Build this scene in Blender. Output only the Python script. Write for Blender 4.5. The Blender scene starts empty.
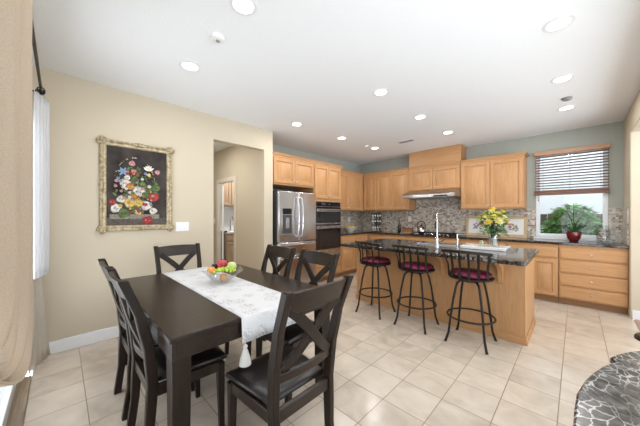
import bpy, bmesh, math, random
from mathutils import Vector, Matrix
random.seed(7)
PI = math.pi
SC = bpy.context.scene
COL = SC.collection

# ------------------------------------------------------------------ camera
cam_d = bpy.data.cameras.new('camera')
cam = bpy.data.objects.new('camera', cam_d)
COL.objects.link(cam)
cam.location = (0, 0, 1.34)
cam.rotation_euler = (PI / 2, 0, math.atan2(256, 258))
cam_d.sensor_width = 36
cam_d.lens = 258 / 640 * 36
cam_d.shift_y = 2.5 / 640
cam_d.clip_start = 0.03
SC.camera = cam
# ------------------------------------------------------------------ world
w = bpy.data.worlds.new('world'); SC.world = w; w.use_nodes = True
bgn = w.node_tree.nodes['Background']
bgn.inputs[1].default_value = 1.0
_N, _L = w.node_tree.nodes, w.node_tree.links
_g = _N.new('ShaderNodeTexCoord'); _s = _N.new('ShaderNodeSeparateXYZ'); _r = _N.new('ShaderNodeValToRGB'); _m = _N.new('ShaderNodeMath'); _m.operation = 'MULTIPLY_ADD'
_m.inputs[1].default_value = 0.5; _m.inputs[2].default_value = 0.5
_L.new(_g.outputs['Generated'], _s.inputs[0]); _L.new(_s.outputs[2], _m.inputs[0]); _L.new(_m.outputs[0], _r.inputs[0]); _L.new(_r.outputs[0], bgn.inputs[0])
_r.color_ramp.elements[0].position = 0.46; _r.color_ramp.elements[0].color = (4.7, 5.0, 5.3, 1)   # extra glow below the horizon, added to brighten the ceiling
_r.color_ramp.elements[1].position = 0.52; _r.color_ramp.elements[1].color = (2.0, 2.1, 2.2, 1)   # bright hazy sky
# ------------------------------------------------------------------ exposure
SC.view_settings.view_transform = 'Standard'
SC.view_settings.look = 'None'
SC.view_settings.gamma = 1
SC.view_settings.exposure = 0.0
LAMP_W = 7.0
H = 2.74

# ================================================================== materials
def new_mat(name):
    m = bpy.data.materials.new(name); m.use_nodes = True
    return m, m.node_tree.nodes, m.node_tree.links, m.node_tree.nodes['Principled BSDF']
def setc(b, c): b.inputs['Base Color'].default_value = (c[0], c[1], c[2], 1)
def plain(name, c, rough=0.5, metal=0.0, bump=0.0, bscale=60, var=0.0, vscale=6, emis=0, coat=0, spec=None, sheen=0):
    m, N, L, b = new_mat(name)
    setc(b, c); b.inputs['Roughness'].default_value = rough; b.inputs['Metallic'].default_value = metal
    if coat: b.inputs['Coat Weight'].default_value = coat; b.inputs['Coat Roughness'].default_value = 0.08
    if spec is not None: b.inputs['Specular IOR Level'].default_value = spec
    if sheen: b.inputs['Sheen Weight'].default_value = sheen
    if emis:
        b.inputs['Emission Color'].default_value = (c[0], c[1], c[2], 1); b.inputs['Emission Strength'].default_value = emis
    tc = N.new('ShaderNodeTexCoord')
    if var:
        n = N.new('ShaderNodeTexNoise'); n.inputs['Scale'].default_value = vscale; n.inputs['Detail'].default_value = 5
        L.new(tc.outputs['Object'], n.inputs['Vector'])
        r = N.new('ShaderNodeValToRGB')
        r.color_ramp.elements[0].position = 0.3; r.color_ramp.elements[1].position = 0.7
        r.color_ramp.elements[0].color = (c[0]*(1-var), c[1]*(1-var), c[2]*(1-var), 1)
        r.color_ramp.elements[1].color = (min(1, c[0]*(1+var)), min(1, c[1]*(1+var)), min(1, c[2]*(1+var)), 1)
        L.new(n.outputs['Fac'], r.inputs['Fac']); L.new(r.outputs['Color'], b.inputs['Base Color'])
    if bump:
        n = N.new('ShaderNodeTexNoise'); n.inputs['Scale'].default_value = bscale; n.inputs['Detail'].default_value = 4
        L.new(tc.outputs['Object'], n.inputs['Vector'])
        bp = N.new('ShaderNodeBump'); bp.inputs['Strength'].default_value = bump; bp.inputs['Distance'].default_value = 0.01
        L.new(n.outputs['Fac'], bp.inputs['Height']); L.new(bp.outputs['Normal'], b.inputs['Normal'])
    return m
def wood(name, c1, c2, grain=(18, 18, 1.2), rough=0.35, coat=0.0, spec=0.5, scale=1.0):
    m, N, L, b = new_mat(name)
    tc = N.new('ShaderNodeTexCoord'); mp = N.new('ShaderNodeMapping'); mp.inputs['Scale'].default_value = [g*scale for g in grain]
    L.new(tc.outputs['Object'], mp.inputs['Vector'])
    n = N.new('ShaderNodeTexNoise'); n.inputs['Scale'].default_value = 3; n.inputs['Detail'].default_value = 8; n.inputs['Roughness'].default_value = 0.6
    n.inputs['Distortion'].default_value = 0.6
    L.new(mp.outputs[0], n.inputs['Vector'])
    r = N.new('ShaderNodeValToRGB'); r.color_ramp.elements[0].position = 0.3; r.color_ramp.elements[1].position = 0.72
    r.color_ramp.elements[0].color = (*c1, 1); r.color_ramp.elements[1].color = (*c2, 1)
    L.new(n.outputs['Fac'], r.inputs['Fac']); L.new(r.outputs['Color'], b.inputs['Base Color'])
    b.inputs['Roughness'].default_value = rough; b.inputs['Specular IOR Level'].default_value = spec
    if coat: b.inputs['Coat Weight'].default_value = coat; b.inputs['Coat Roughness'].default_value = 0.12
    bp = N.new('ShaderNodeBump'); bp.inputs['Strength'].default_value = 0.06; bp.inputs['Distance'].default_value = 0.005
    L.new(n.outputs['Fac'], bp.inputs['Height']); L.new(bp.outputs['Normal'], b.inputs['Normal'])
    return m
def math_node(N, L, op, a, b=None, c=None):
    n = N.new('ShaderNodeMath'); n.operation = op
    for i, v in enumerate((a, b, c)):
        if v is None: continue
        if isinstance(v, (int, float)): n.inputs[i].default_value = v
        else: L.new(v, n.inputs[i])
    return n.outputs[0]
def glass(name, tint=(1, 1, 1), gloss=0.10, rough=0.02):
    m = bpy.data.materials.new(name); m.use_nodes = True
    N, L = m.node_tree.nodes, m.node_tree.links; N.clear()
    o = N.new('ShaderNodeOutputMaterial'); mx = N.new('ShaderNodeMixShader'); t = N.new('ShaderNodeBsdfTransparent'); g = N.new('ShaderNodeBsdfGlossy')
    t.inputs[0].default_value = (*tint, 1); g.inputs['Roughness'].default_value = rough
    fr = N.new('ShaderNodeLayerWeight'); fr.inputs[0].default_value = 0.5
    a = math_node(N, L, 'ADD', math_node(N, L, 'MULTIPLY', math_node(N, L, 'POWER', fr.outputs['Facing'], 3.0), 0.55), gloss)
    L.new(a, mx.inputs[0]); L.new(t.outputs[0], mx.inputs[1]); L.new(g.outputs[0], mx.inputs[2]); L.new(mx.outputs[0], o.inputs[0])
    return m
def floor_mat():
    m, N, L, b = new_mat('ceramic_floor_tile')
    g = N.new('ShaderNodeNewGeometry'); s = N.new('ShaderNodeSeparateXYZ'); L.new(g.outputs['Position'], s.inputs[0])
    T = 0.305
    fx = math_node(N, L, 'DIVIDE', math_node(N, L, 'ADD', s.outputs[0], 0.086 + T*40), T)
    fy = math_node(N, L, 'DIVIDE', math_node(N, L, 'ADD', s.outputs[1], -0.135 + T*40), T)
    cx = math_node(N, L, 'FLOOR', fx); cy = math_node(N, L, 'FLOOR', fy)
    ax = math_node(N, L, 'ABSOLUTE', math_node(N, L, 'SUBTRACT', math_node(N, L, 'FRACT', fx), 0.5))
    ay = math_node(N, L, 'ABSOLUTE', math_node(N, L, 'SUBTRACT', math_node(N, L, 'FRACT', fy), 0.5))
    mx = math_node(N, L, 'MAXIMUM', ax, ay)
    gr = N.new('ShaderNodeMapRange'); gr.inputs[1].default_value = 0.487; gr.inputs[2].default_value = 0.494
    L.new(mx, gr.inputs[0])
    cb = N.new('ShaderNodeCombineXYZ'); L.new(cx, cb.inputs[0]); L.new(cy, cb.inputs[1])
    wn = N.new('ShaderNodeTexWhiteNoise'); wn.noise_dimensions = '2D'; L.new(cb.outputs[0], wn.inputs['Vector'])
    ad = N.new('ShaderNodeVectorMath'); ad.operation = 'ADD'
    sc = N.new('ShaderNodeVectorMath'); sc.operation = 'SCALE'; sc.inputs['Scale'].default_value = 30; L.new(wn.outputs['Color'], sc.inputs[0])
    L.new(g.outputs['Position'], ad.inputs[0]); L.new(sc.outputs[0], ad.inputs[1])
    n = N.new('ShaderNodeTexNoise'); n.inputs['Scale'].default_value = 5; n.inputs['Detail'].default_value = 7; n.inputs['Distortion'].default_value = 0.8
    L.new(ad.outputs[0], n.inputs['Vector'])
    f = math_node(N, L, 'ADD', math_node(N, L, 'MULTIPLY', n.outputs['Fac'], 0.75), math_node(N, L, 'MULTIPLY', wn.outputs['Value'], 0.25))
    r = N.new('ShaderNodeValToRGB'); e = r.color_ramp.elements
    e[0].position = 0.25; e[0].color = (0.44, 0.37, 0.30, 1); e[1].position = 0.75; e[1].color = (0.65, 0.57, 0.48, 1)
    q = e.new(0.5); q.color = (0.57, 0.49, 0.405, 1)
    L.new(f, r.inputs['Fac'])
    mix = N.new('ShaderNodeMixRGB'); L.new(gr.outputs[0], mix.inputs[0]); L.new(r.outputs['Color'], mix.inputs[1]); mix.inputs[2].default_value = (0.25, 0.19, 0.13, 1)
    L.new(mix.outputs[0], b.inputs['Base Color'])
    ro = math_node(N, L, 'ADD', math_node(N, L, 'MULTIPLY', gr.outputs[0], 0.5), 0.19)
    L.new(ro, b.inputs['Roughness'])
    bp = N.new('ShaderNodeBump'); bp.inputs['Strength'].default_value = 0.25; bp.inputs['Distance'].default_value = 0.003; bp.invert = True
    hh = math_node(N, L, 'ADD', gr.outputs[0], math_node(N, L, 'MULTIPLY', n.outputs['Fac'], 0.4))
    L.new(hh, bp.inputs['Height']); L.new(bp.outputs['Normal'], b.inputs['Normal'])
    return m
def mosaic_mat():
    m, N, L, b = new_mat('stone_mosaic_tile')
    g = N.new('ShaderNodeNewGeometry'); s = N.new('ShaderNodeSeparateXYZ'); L.new(g.outputs['Position'], s.inputs[0])
    u = math_node(N, L, 'ADD', s.outputs[0], s.outputs[1])
    cb = N.new('ShaderNodeCombineXYZ'); L.new(u, cb.inputs[0]); L.new(s.outputs[2], cb.inputs[1])
    br = N.new('ShaderNodeTexBrick'); br.offset = 0.5; br.squash = 0.6; br.squash_frequency = 2
    br.inputs['Color1'].default_value = (0, 0, 0, 1); br.inputs['Color2'].default_value = (1, 1, 1, 1); br.inputs['Mortar'].default_value = (0.5, 0.5, 0.5, 1)
    br.inputs['Scale'].default_value = 1; br.inputs['Brick Width'].default_value = 0.052; br.inputs['Row Height'].default_value = 0.028
    br.inputs['Mortar Size'].default_value = 0.0014; br.inputs['Mortar Smooth'].default_value = 0.2
    L.new(cb.outputs[0], br.inputs['Vector'])
    r = N.new('ShaderNodeValToRGB'); r.color_ramp.interpolation = 'CONSTANT'; e = r.color_ramp.elements
    cols = [(0, (0.23, 0.16, 0.11)), (0.10, (0.42, 0.38, 0.33)), (0.24, (0.55, 0.49, 0.40)), (0.38, (0.30, 0.29, 0.27)), (0.5, (0.62, 0.58, 0.52)), (0.62, (0.46, 0.36, 0.25)), (0.72, (0.50, 0.48, 0.45)), (0.84, (0.66, 0.60, 0.50)), (0.93, (0.33, 0.22, 0.14))]
    e[0].position = 0; e[0].color = (*cols[0][1], 1); e[1].position = cols[1][0]; e[1].color = (*cols[1][1], 1)
    for p, c in cols[2:]:
        q = e.new(p); q.color = (*c, 1)
    L.new(br.outputs['Color'], r.inputs['Fac'])
    mix = N.new('ShaderNodeMixRGB'); L.new(br.outputs['Fac'], mix.inputs[0]); L.new(r.outputs['Color'], mix.inputs[1]); mix.inputs[2].default_value = (0.50, 0.47, 0.42, 1)
    L.new(mix.outputs[0], b.inputs['Base Color']); b.inputs['Roughness'].default_value = 0.35
    bp = N.new('ShaderNodeBump'); bp.invert = True; bp.inputs['Strength'].default_value = 0.4; bp.inputs['Distance'].default_value = 0.003
    L.new(br.outputs['Fac'], bp.inputs['Height']); L.new(bp.outputs['Normal'], b.inputs['Normal'])
    return m
def granite_mat():
    m, N, L, b = new_mat('black_granite')
    tc = N.new('ShaderNodeNewGeometry')
    v = N.new('ShaderNodeTexVoronoi'); v.inputs['Scale'].default_value = 95; L.new(tc.outputs['Position'], v.inputs['Vector'])
    n = N.new('ShaderNodeTexNoise'); n.inputs['Scale'].default_value = 30; n.inputs['Detail'].default_value = 6; L.new(tc.outputs['Position'], n.inputs['Vector'])
    sp = N.new('ShaderNodeSeparateColor'); L.new(v.outputs['Color'], sp.inputs[0])
    f = math_node(N, L, 'MULTIPLY', sp.outputs[0], n.outputs['Fac'])
    r = N.new('ShaderNodeValToRGB'); e = r.color_ramp.elements
    e[0].position = 0.28; e[0].color = (0.012, 0.010, 0.009, 1); e[1].position = 0.55; e[1].color = (0.16, 0.12, 0.09, 1)
    L.new(f, r.inputs['Fac']); L.new(r.outputs['Color'], b.inputs['Base Color'])
    b.inputs['Roughness'].default_value = 0.07
    return m
def crackle_mat():
    m, N, L, b = new_mat('veined_dark_marble')
    tc = N.new('ShaderNodeNewGeometry')
    n = N.new('ShaderNodeTexNoise'); n.inputs['Scale'].default_value = 5; n.inputs['Detail'].default_value = 4; L.new(tc.outputs['Position'], n.inputs['Vector'])
    mv = N.new('ShaderNodeVectorMath'); mv.operation = 'SCALE'; mv.inputs['Scale'].default_value = 0.16; L.new(n.outputs['Color'], mv.inputs[0])
    ad = N.new('ShaderNodeVectorMath'); ad.operation = 'ADD'; L.new(tc.outputs['Position'], ad.inputs[0]); L.new(mv.outputs[0], ad.inputs[1])
    mp = N.new('ShaderNodeMapping'); mp.inputs['Rotation'].default_value = (0, 0, 0.6); mp.inputs['Scale'].default_value = (1.0, 0.5, 1); L.new(ad.outputs[0], mp.inputs['Vector'])
    v = N.new('ShaderNodeTexVoronoi'); v.feature = 'DISTANCE_TO_EDGE'; v.inputs['Scale'].default_value = 36; L.new(mp.outputs[0], v.inputs['Vector'])
    n2 = N.new('ShaderNodeTexNoise'); n2.inputs['Scale'].default_value = 22; n2.inputs['Detail'].default_value = 8; L.new(tc.outputs['Position'], n2.inputs['Vector'])
    r = N.new('ShaderNodeValToRGB'); e = r.color_ramp.elements
    e[0].position = 0.0; e[0].color = (0.42, 0.41, 0.40, 1); e[1].position = 0.07; e[1].color = (0.0, 0.0, 0.0, 1)
    L.new(v.outputs['Distance'], r.inputs['Fac'])
    r2 = N.new('ShaderNodeValToRGB'); e = r2.color_ramp.elements
    e[0].position = 0.35; e[0].color = (0.025, 0.024, 0.023, 1); e[1].position = 0.8; e[1].color = (0.17, 0.15, 0.135, 1)
    L.new(n2.outputs['Fac'], r2.inputs['Fac'])
    n3 = N.new('ShaderNodeTexNoise'); n3.inputs['Scale'].default_value = 6; L.new(tc.outputs['Position'], n3.inputs['Vector'])
    k = N.new('ShaderNodeMapRange'); k.inputs[1].default_value = 0.3; k.inputs[2].default_value = 0.55; L.new(n3.outputs['Fac'], k.inputs[0])
    mx = N.new('ShaderNodeMixRGB'); mx.blend_type = 'ADD'; L.new(k.outputs[0], mx.inputs[0]); L.new(r2.outputs['Color'], mx.inputs[1]); L.new(r.outputs['Color'], mx.inputs[2])
    L.new(mx.outputs[0], b.inputs['Base Color']); b.inputs['Roughness'].default_value = 0.22
    bp = N.new('ShaderNodeBump'); bp.inputs['Strength'].default_value = 0.25; bp.inputs['Distance'].default_value = 0.004
    L.new(n2.outputs['Fac'], bp.inputs['Height']); L.new(bp.outputs['Normal'], b.inputs['Normal'])
    return m
def runner_mat():
    m, N, L, b = new_mat('runner_brocade')
    tc = N.new('ShaderNodeNewGeometry')
    v = N.new('ShaderNodeTexVoronoi'); v.inputs['Scale'].default_value = 8.5; L.new(tc.outputs['Position'], v.inputs['Vector'])
    wv = N.new('ShaderNodeTexWave'); wv.wave_type = 'RINGS'; wv.inputs['Scale'].default_value = 14; wv.inputs['Distortion'].default_value = 9; wv.inputs['Detail'].default_value = 3; wv.inputs['Detail Scale'].default_value = 3
    L.new(tc.outputs['Position'], wv.inputs['Vector'])
    a = N.new('ShaderNodeMapRange'); a.inputs[1].default_value = 0.50; a.inputs[2].default_value = 0.36; L.new(v.outputs['Distance'], a.inputs[0])
    f = math_node(N, L, 'MULTIPLY', a.outputs[0], math_node(N, L, 'GREATER_THAN', wv.outputs['Fac'], 0.62))
    mix = N.new('ShaderNodeMixRGB'); L.new(f, mix.inputs[0]); mix.inputs[1].default_value = (0.66, 0.67, 0.69, 1); mix.inputs[2].default_value = (0.48, 0.48, 0.485, 1)
    L.new(mix.outputs[0], b.inputs['Base Color']); b.inputs['Roughness'].default_value = 0.55
    n = N.new('ShaderNodeTexNoise'); n.inputs['Scale'].default_value = 160; L.new(tc.outputs['Position'], n.inputs['Vector'])
    bp = N.new('ShaderNodeBump'); bp.inputs['Strength'].default_value = 0.3; bp.inputs['Distance'].default_value = 0.003
    L.new(n.outputs['Fac'], bp.inputs['Height']); L.new(bp.outputs['Normal'], b.inputs['Normal'])
    return m
def fabric_mat(name, c, transl=0.0, rough=0.85, weave=220):
    m, N, L, b = new_mat(name); setc(b, c); b.inputs['Roughness'].default_value = rough; b.inputs['Specular IOR Level'].default_value = 0.2
    tc = N.new('ShaderNodeNewGeometry'); mp = N.new('ShaderNodeMapping'); mp.inputs['Scale'].default_value = (1, 1, 3); L.new(tc.outputs['Position'], mp.inputs['Vector'])
    n = N.new('ShaderNodeTexNoise'); n.inputs['Scale'].default_value = weave; n.inputs['Detail'].default_value = 2; L.new(mp.outputs[0], n.inputs['Vector'])
    r = N.new('ShaderNodeValToRGB'); r.color_ramp.elements[0].position = 0.3; r.color_ramp.elements[1].position = 0.7
    r.color_ramp.elements[0].color = (c[0]*.86, c[1]*.85, c[2]*.83, 1); r.color_ramp.elements[1].color = (min(1, c[0]*1.1), min(1, c[1]*1.1), min(1, c[2]*1.1), 1)
    L.new(n.outputs['Fac'], r.inputs['Fac']); L.new(r.outputs['Color'], b.inputs['Base Color'])
    bp = N.new('ShaderNodeBump'); bp.inputs['Strength'].default_value = 0.35; bp.inputs['Distance'].default_value = 0.003
    L.new(n.outputs['Fac'], bp.inputs['Height']); L.new(bp.outputs['Normal'], b.inputs['Normal'])
    if transl:
        o = N['Material Output']; t = N.new('ShaderNodeBsdfTranslucent'); t.inputs[0].default_value = (*c, 1); mx = N.new('ShaderNodeMixShader'); mx.inputs[0].default_value = transl
        L.new(b.outputs[0], mx.inputs[1]); L.new(t.outputs[0], mx.inputs[2]); L.new(mx.outputs[0], o.inputs[0])
    return m
def steel_mat(name='brushed_stainless_steel', c=(0.62, 0.62, 0.63), grain=(90, 90, 1.5), rough=0.24):
    m, N, L, b = new_mat(name); setc(b, c); b.inputs['Metallic'].default_value = 1
    tc = N.new('ShaderNodeTexCoord'); mp = N.new('ShaderNodeMapping'); mp.inputs['Scale'].default_value = grain; L.new(tc.outputs['Object'], mp.inputs['Vector'])
    n = N.new('ShaderNodeTexNoise'); n.inputs['Scale'].default_value = 4; n.inputs['Detail'].default_value = 4; L.new(mp.outputs[0], n.inputs['Vector'])
    ro = math_node(N, L, 'ADD', math_node(N, L, 'MULTIPLY', n.outputs['Fac'], 0.14), rough - 0.07); L.new(ro, b.inputs['Roughness'])
    n2 = N.new('ShaderNodeTexNoise'); n2.inputs['Scale'].default_value = 3.0; n2.inputs['Detail'].default_value = 0; L.new(tc.outputs['Object'], n2.inputs['Vector'])
    bp = N.new('ShaderNodeBump'); bp.inputs['Strength'].default_value = 0.35; bp.inputs['Distance'].default_value = 0.06
    L.new(n2.outputs['Fac'], bp.inputs['Height']); L.new(bp.outputs['Normal'], b.inputs['Normal'])
    return m
def gilt_mat():
    m, N, L, b = new_mat('antique_gilt')
    tc = N.new('ShaderNodeTexCoord'); n = N.new('ShaderNodeTexNoise'); n.inputs['Scale'].default_value = 30; n.inputs['Detail'].default_value = 3; L.new(tc.outputs['Object'], n.inputs['Vector'])
    r = N.new('ShaderNodeValToRGB'); e = r.color_ramp.elements; e[0].position = 0.35; e[0].color = (0.27, 0.205, 0.115, 1); e[1].position = 0.6; e[1].color = (0.50, 0.42, 0.275, 1)
    L.new(n.outputs['Fac'], r.inputs['Fac']); L.new(r.outputs['Color'], b.inputs['Base Color']); b.inputs['Metallic'].default_value = 0.35; b.inputs['Roughness'].default_value = 0.38
    bp = N.new('ShaderNodeBump'); bp.inputs['Strength'].default_value = 0.25; bp.inputs['Distance'].default_value = 0.004
    L.new(n.outputs['Fac'], bp.inputs['Height']); L.new(bp.outputs['Normal'], b.inputs['Normal'])
    return m

M = {}
M['floor'] = floor_mat(); M['mosaic'] = mosaic_mat(); M['granite'] = granite_mat(); M['crackle'] = crackle_mat(); M['runner'] = runner_mat()
M['beige'] = plain('beige_wall_paint', (0.56, 0.49, 0.375), 0.8, bump=0.12, bscale=90)
M['sage'] = plain('sage_green_wall_paint', (0.375, 0.39, 0.345), 0.8, bump=0.12, bscale=90)
M['ceil'] = plain('textured_ceiling_paint', (0.84, 0.86, 0.88), 0.9, bump=0.35, bscale=70)
M['trim'] = plain('white_semi_gloss_trim', (0.78, 0.79, 0.80), 0.35)
M['vinyl'] = plain('white_vinyl_frame', (0.80, 0.82, 0.84), 0.35)
M['maple'] = wood('honey_maple', (0.43, 0.225, 0.095), (0.545, 0.31, 0.148), rough=0.42, spec=0.3)
M['maple_h'] = wood('honey_maple_horizontal', (0.43, 0.225, 0.095), (0.545, 0.31, 0.148), grain=(1.2, 1.2, 18), rough=0.42, spec=0.3)
M['groove'] = plain('cabinet_shadow_gap_wood', (0.16, 0.075, 0.03), 0.6)
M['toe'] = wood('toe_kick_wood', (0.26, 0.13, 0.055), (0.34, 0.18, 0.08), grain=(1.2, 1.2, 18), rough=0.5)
M['walnut'] = wood('blind_wood', (0.13, 0.055, 0.032), (0.22, 0.10, 0.058), grain=(1.2, 1.2, 18), rough=0.4)
M['walnut2'] = wood('blind_valance_wood', (0.40, 0.21, 0.11), (0.52, 0.29, 0.16), grain=(1.2, 1.2, 18), rough=0.4)
M['laundry'] = wood('laundry_cabinet_wood', (0.36, 0.25, 0.16), (0.46, 0.33, 0.22))
M['espresso'] = wood('espresso_stained_wood', (0.010, 0.006, 0.004), (0.030, 0.017, 0.011), grain=(2, 14, 14), rough=0.3, spec=0.4)
M['espresso_v'] = wood('espresso_stained_wood_upright', (0.009, 0.006, 0.004), (0.024, 0.014, 0.009), grain=(14, 14, 2), rough=0.36, spec=0.25)
M['leather'] = plain('dark_leather', (0.012, 0.009, 0.008), 0.34, bump=0.08, bscale=120)
M['steel'] = steel_mat()
M['steel_h'] = steel_mat('brushed_steel_horizontal', (0.60, 0.60, 0.61), (1.5, 1.5, 90), 0.26)
M['chrome'] = plain('polished_chrome', (0.62, 0.62, 0.64), 0.12, 1.0)
M['hoodsteel'] = steel_mat('hood_steel', (0.40, 0.40, 0.41), (1.5, 90, 90), 0.28)
M['nickel'] = plain('satin_nickel', (0.60, 0.56, 0.50), 0.28, 1.0)
M['blackglass'] = plain('black_oven_glass', (0.006, 0.006, 0.007), 0.05, coat=0.5)
M['blackplastic'] = plain('black_plastic', (0.015, 0.015, 0.016), 0.3)
M['darkgrey'] = plain('dark_grey_panel', (0.05, 0.05, 0.055), 0.4)
M['iron'] = plain('dark_bronze_iron', (0.022, 0.018, 0.016), 0.38, 0.6)
M['cream'] = plain('cream_door_trim', (0.66, 0.61, 0.52), 0.45)
M['crimson'] = plain('crimson_satin', (0.115, 0.008, 0.030), 0.4, var=0.7, vscale=30, spec=0.3)
M['gilt'] = gilt_mat()
M['steel_dark'] = steel_mat('sink_steel', (0.30, 0.30, 0.31), (4, 4, 4), 0.3)
M['drape'] = fabric_mat('beige_linen_drape', (0.52, 0.43, 0.33), 0.18)
M['sheer'] = fabric_mat('white_sheer', (0.84, 0.85, 0.87), 0.5)
M['gauze'] = fabric_mat('pale_gauze', (0.70, 0.65, 0.58), 0.3)
M['glass'] = glass('window_glass', gloss=0.03)
M['bowlglass'] = glass('crystal', (0.95, 0.965, 0.975), 0.10, 0.03)
M['water'] = glass('vase_glass', (0.93, 0.95, 0.94), 0.12, 0.03)
M['lampglow'] = plain('lamp_lens', (1.0, 0.97, 0.92), 0.5, emis=9)
M['white'] = plain('white_plastic', (0.78, 0.78, 0.77), 0.35)
M['whiteceramic'] = plain('white_ceramic', (0.80, 0.80, 0.79), 0.15, coat=0.3)
M['greytrim'] = plain('grey_metal_grille', (0.28, 0.28, 0.28), 0.4, 0.3)
M['oakstrip'] = wood('weathered_oak_threshold', (0.20, 0.14, 0.09), (0.40, 0.31, 0.22), grain=(1.2, 20, 20), rough=0.4)
M['woodfloor'] = wood('red_brown_wood_floor', (0.26, 0.13, 0.07), (0.40, 0.22, 0.12), grain=(8, 1, 8), rough=0.3)
M['fence'] = wood('weathered_fence_boards', (0.07, 0.055, 0.05), (0.15, 0.12, 0.105), grain=(14, 14, 1), rough=0.8, spec=0.1)
M['stucco'] = plain('pale_stucco', (0.72, 0.77, 0.80), 0.9, bump=0.2, bscale=50)
M['leafA'] = plain('bright_green_leaf', (0.20, 0.52, 0.14), 0.5, var=0.5, vscale=12)
M['leafB'] = plain('deep_green_leaf', (0.035, 0.12, 0.035), 0.4, var=0.4, vscale=12)
M['leafC'] = plain('yellow_green_leaf', (0.22, 0.36, 0.06), 0.5)
M['soil'] = plain('dark_soil', (0.05, 0.035, 0.02), 0.95, bump=0.6, bscale=80)
M['potred'] = plain('oxblood_glazed_pot', (0.14, 0.012, 0.014), 0.15, coat=0.5)
M['stem'] = plain('brown_stem', (0.10, 0.07, 0.03), 0.6)
M['ground'] = plain('garden_soil', (0.12, 0.10, 0.07), 0.95, bump=0.5, bscale=20)

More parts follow.
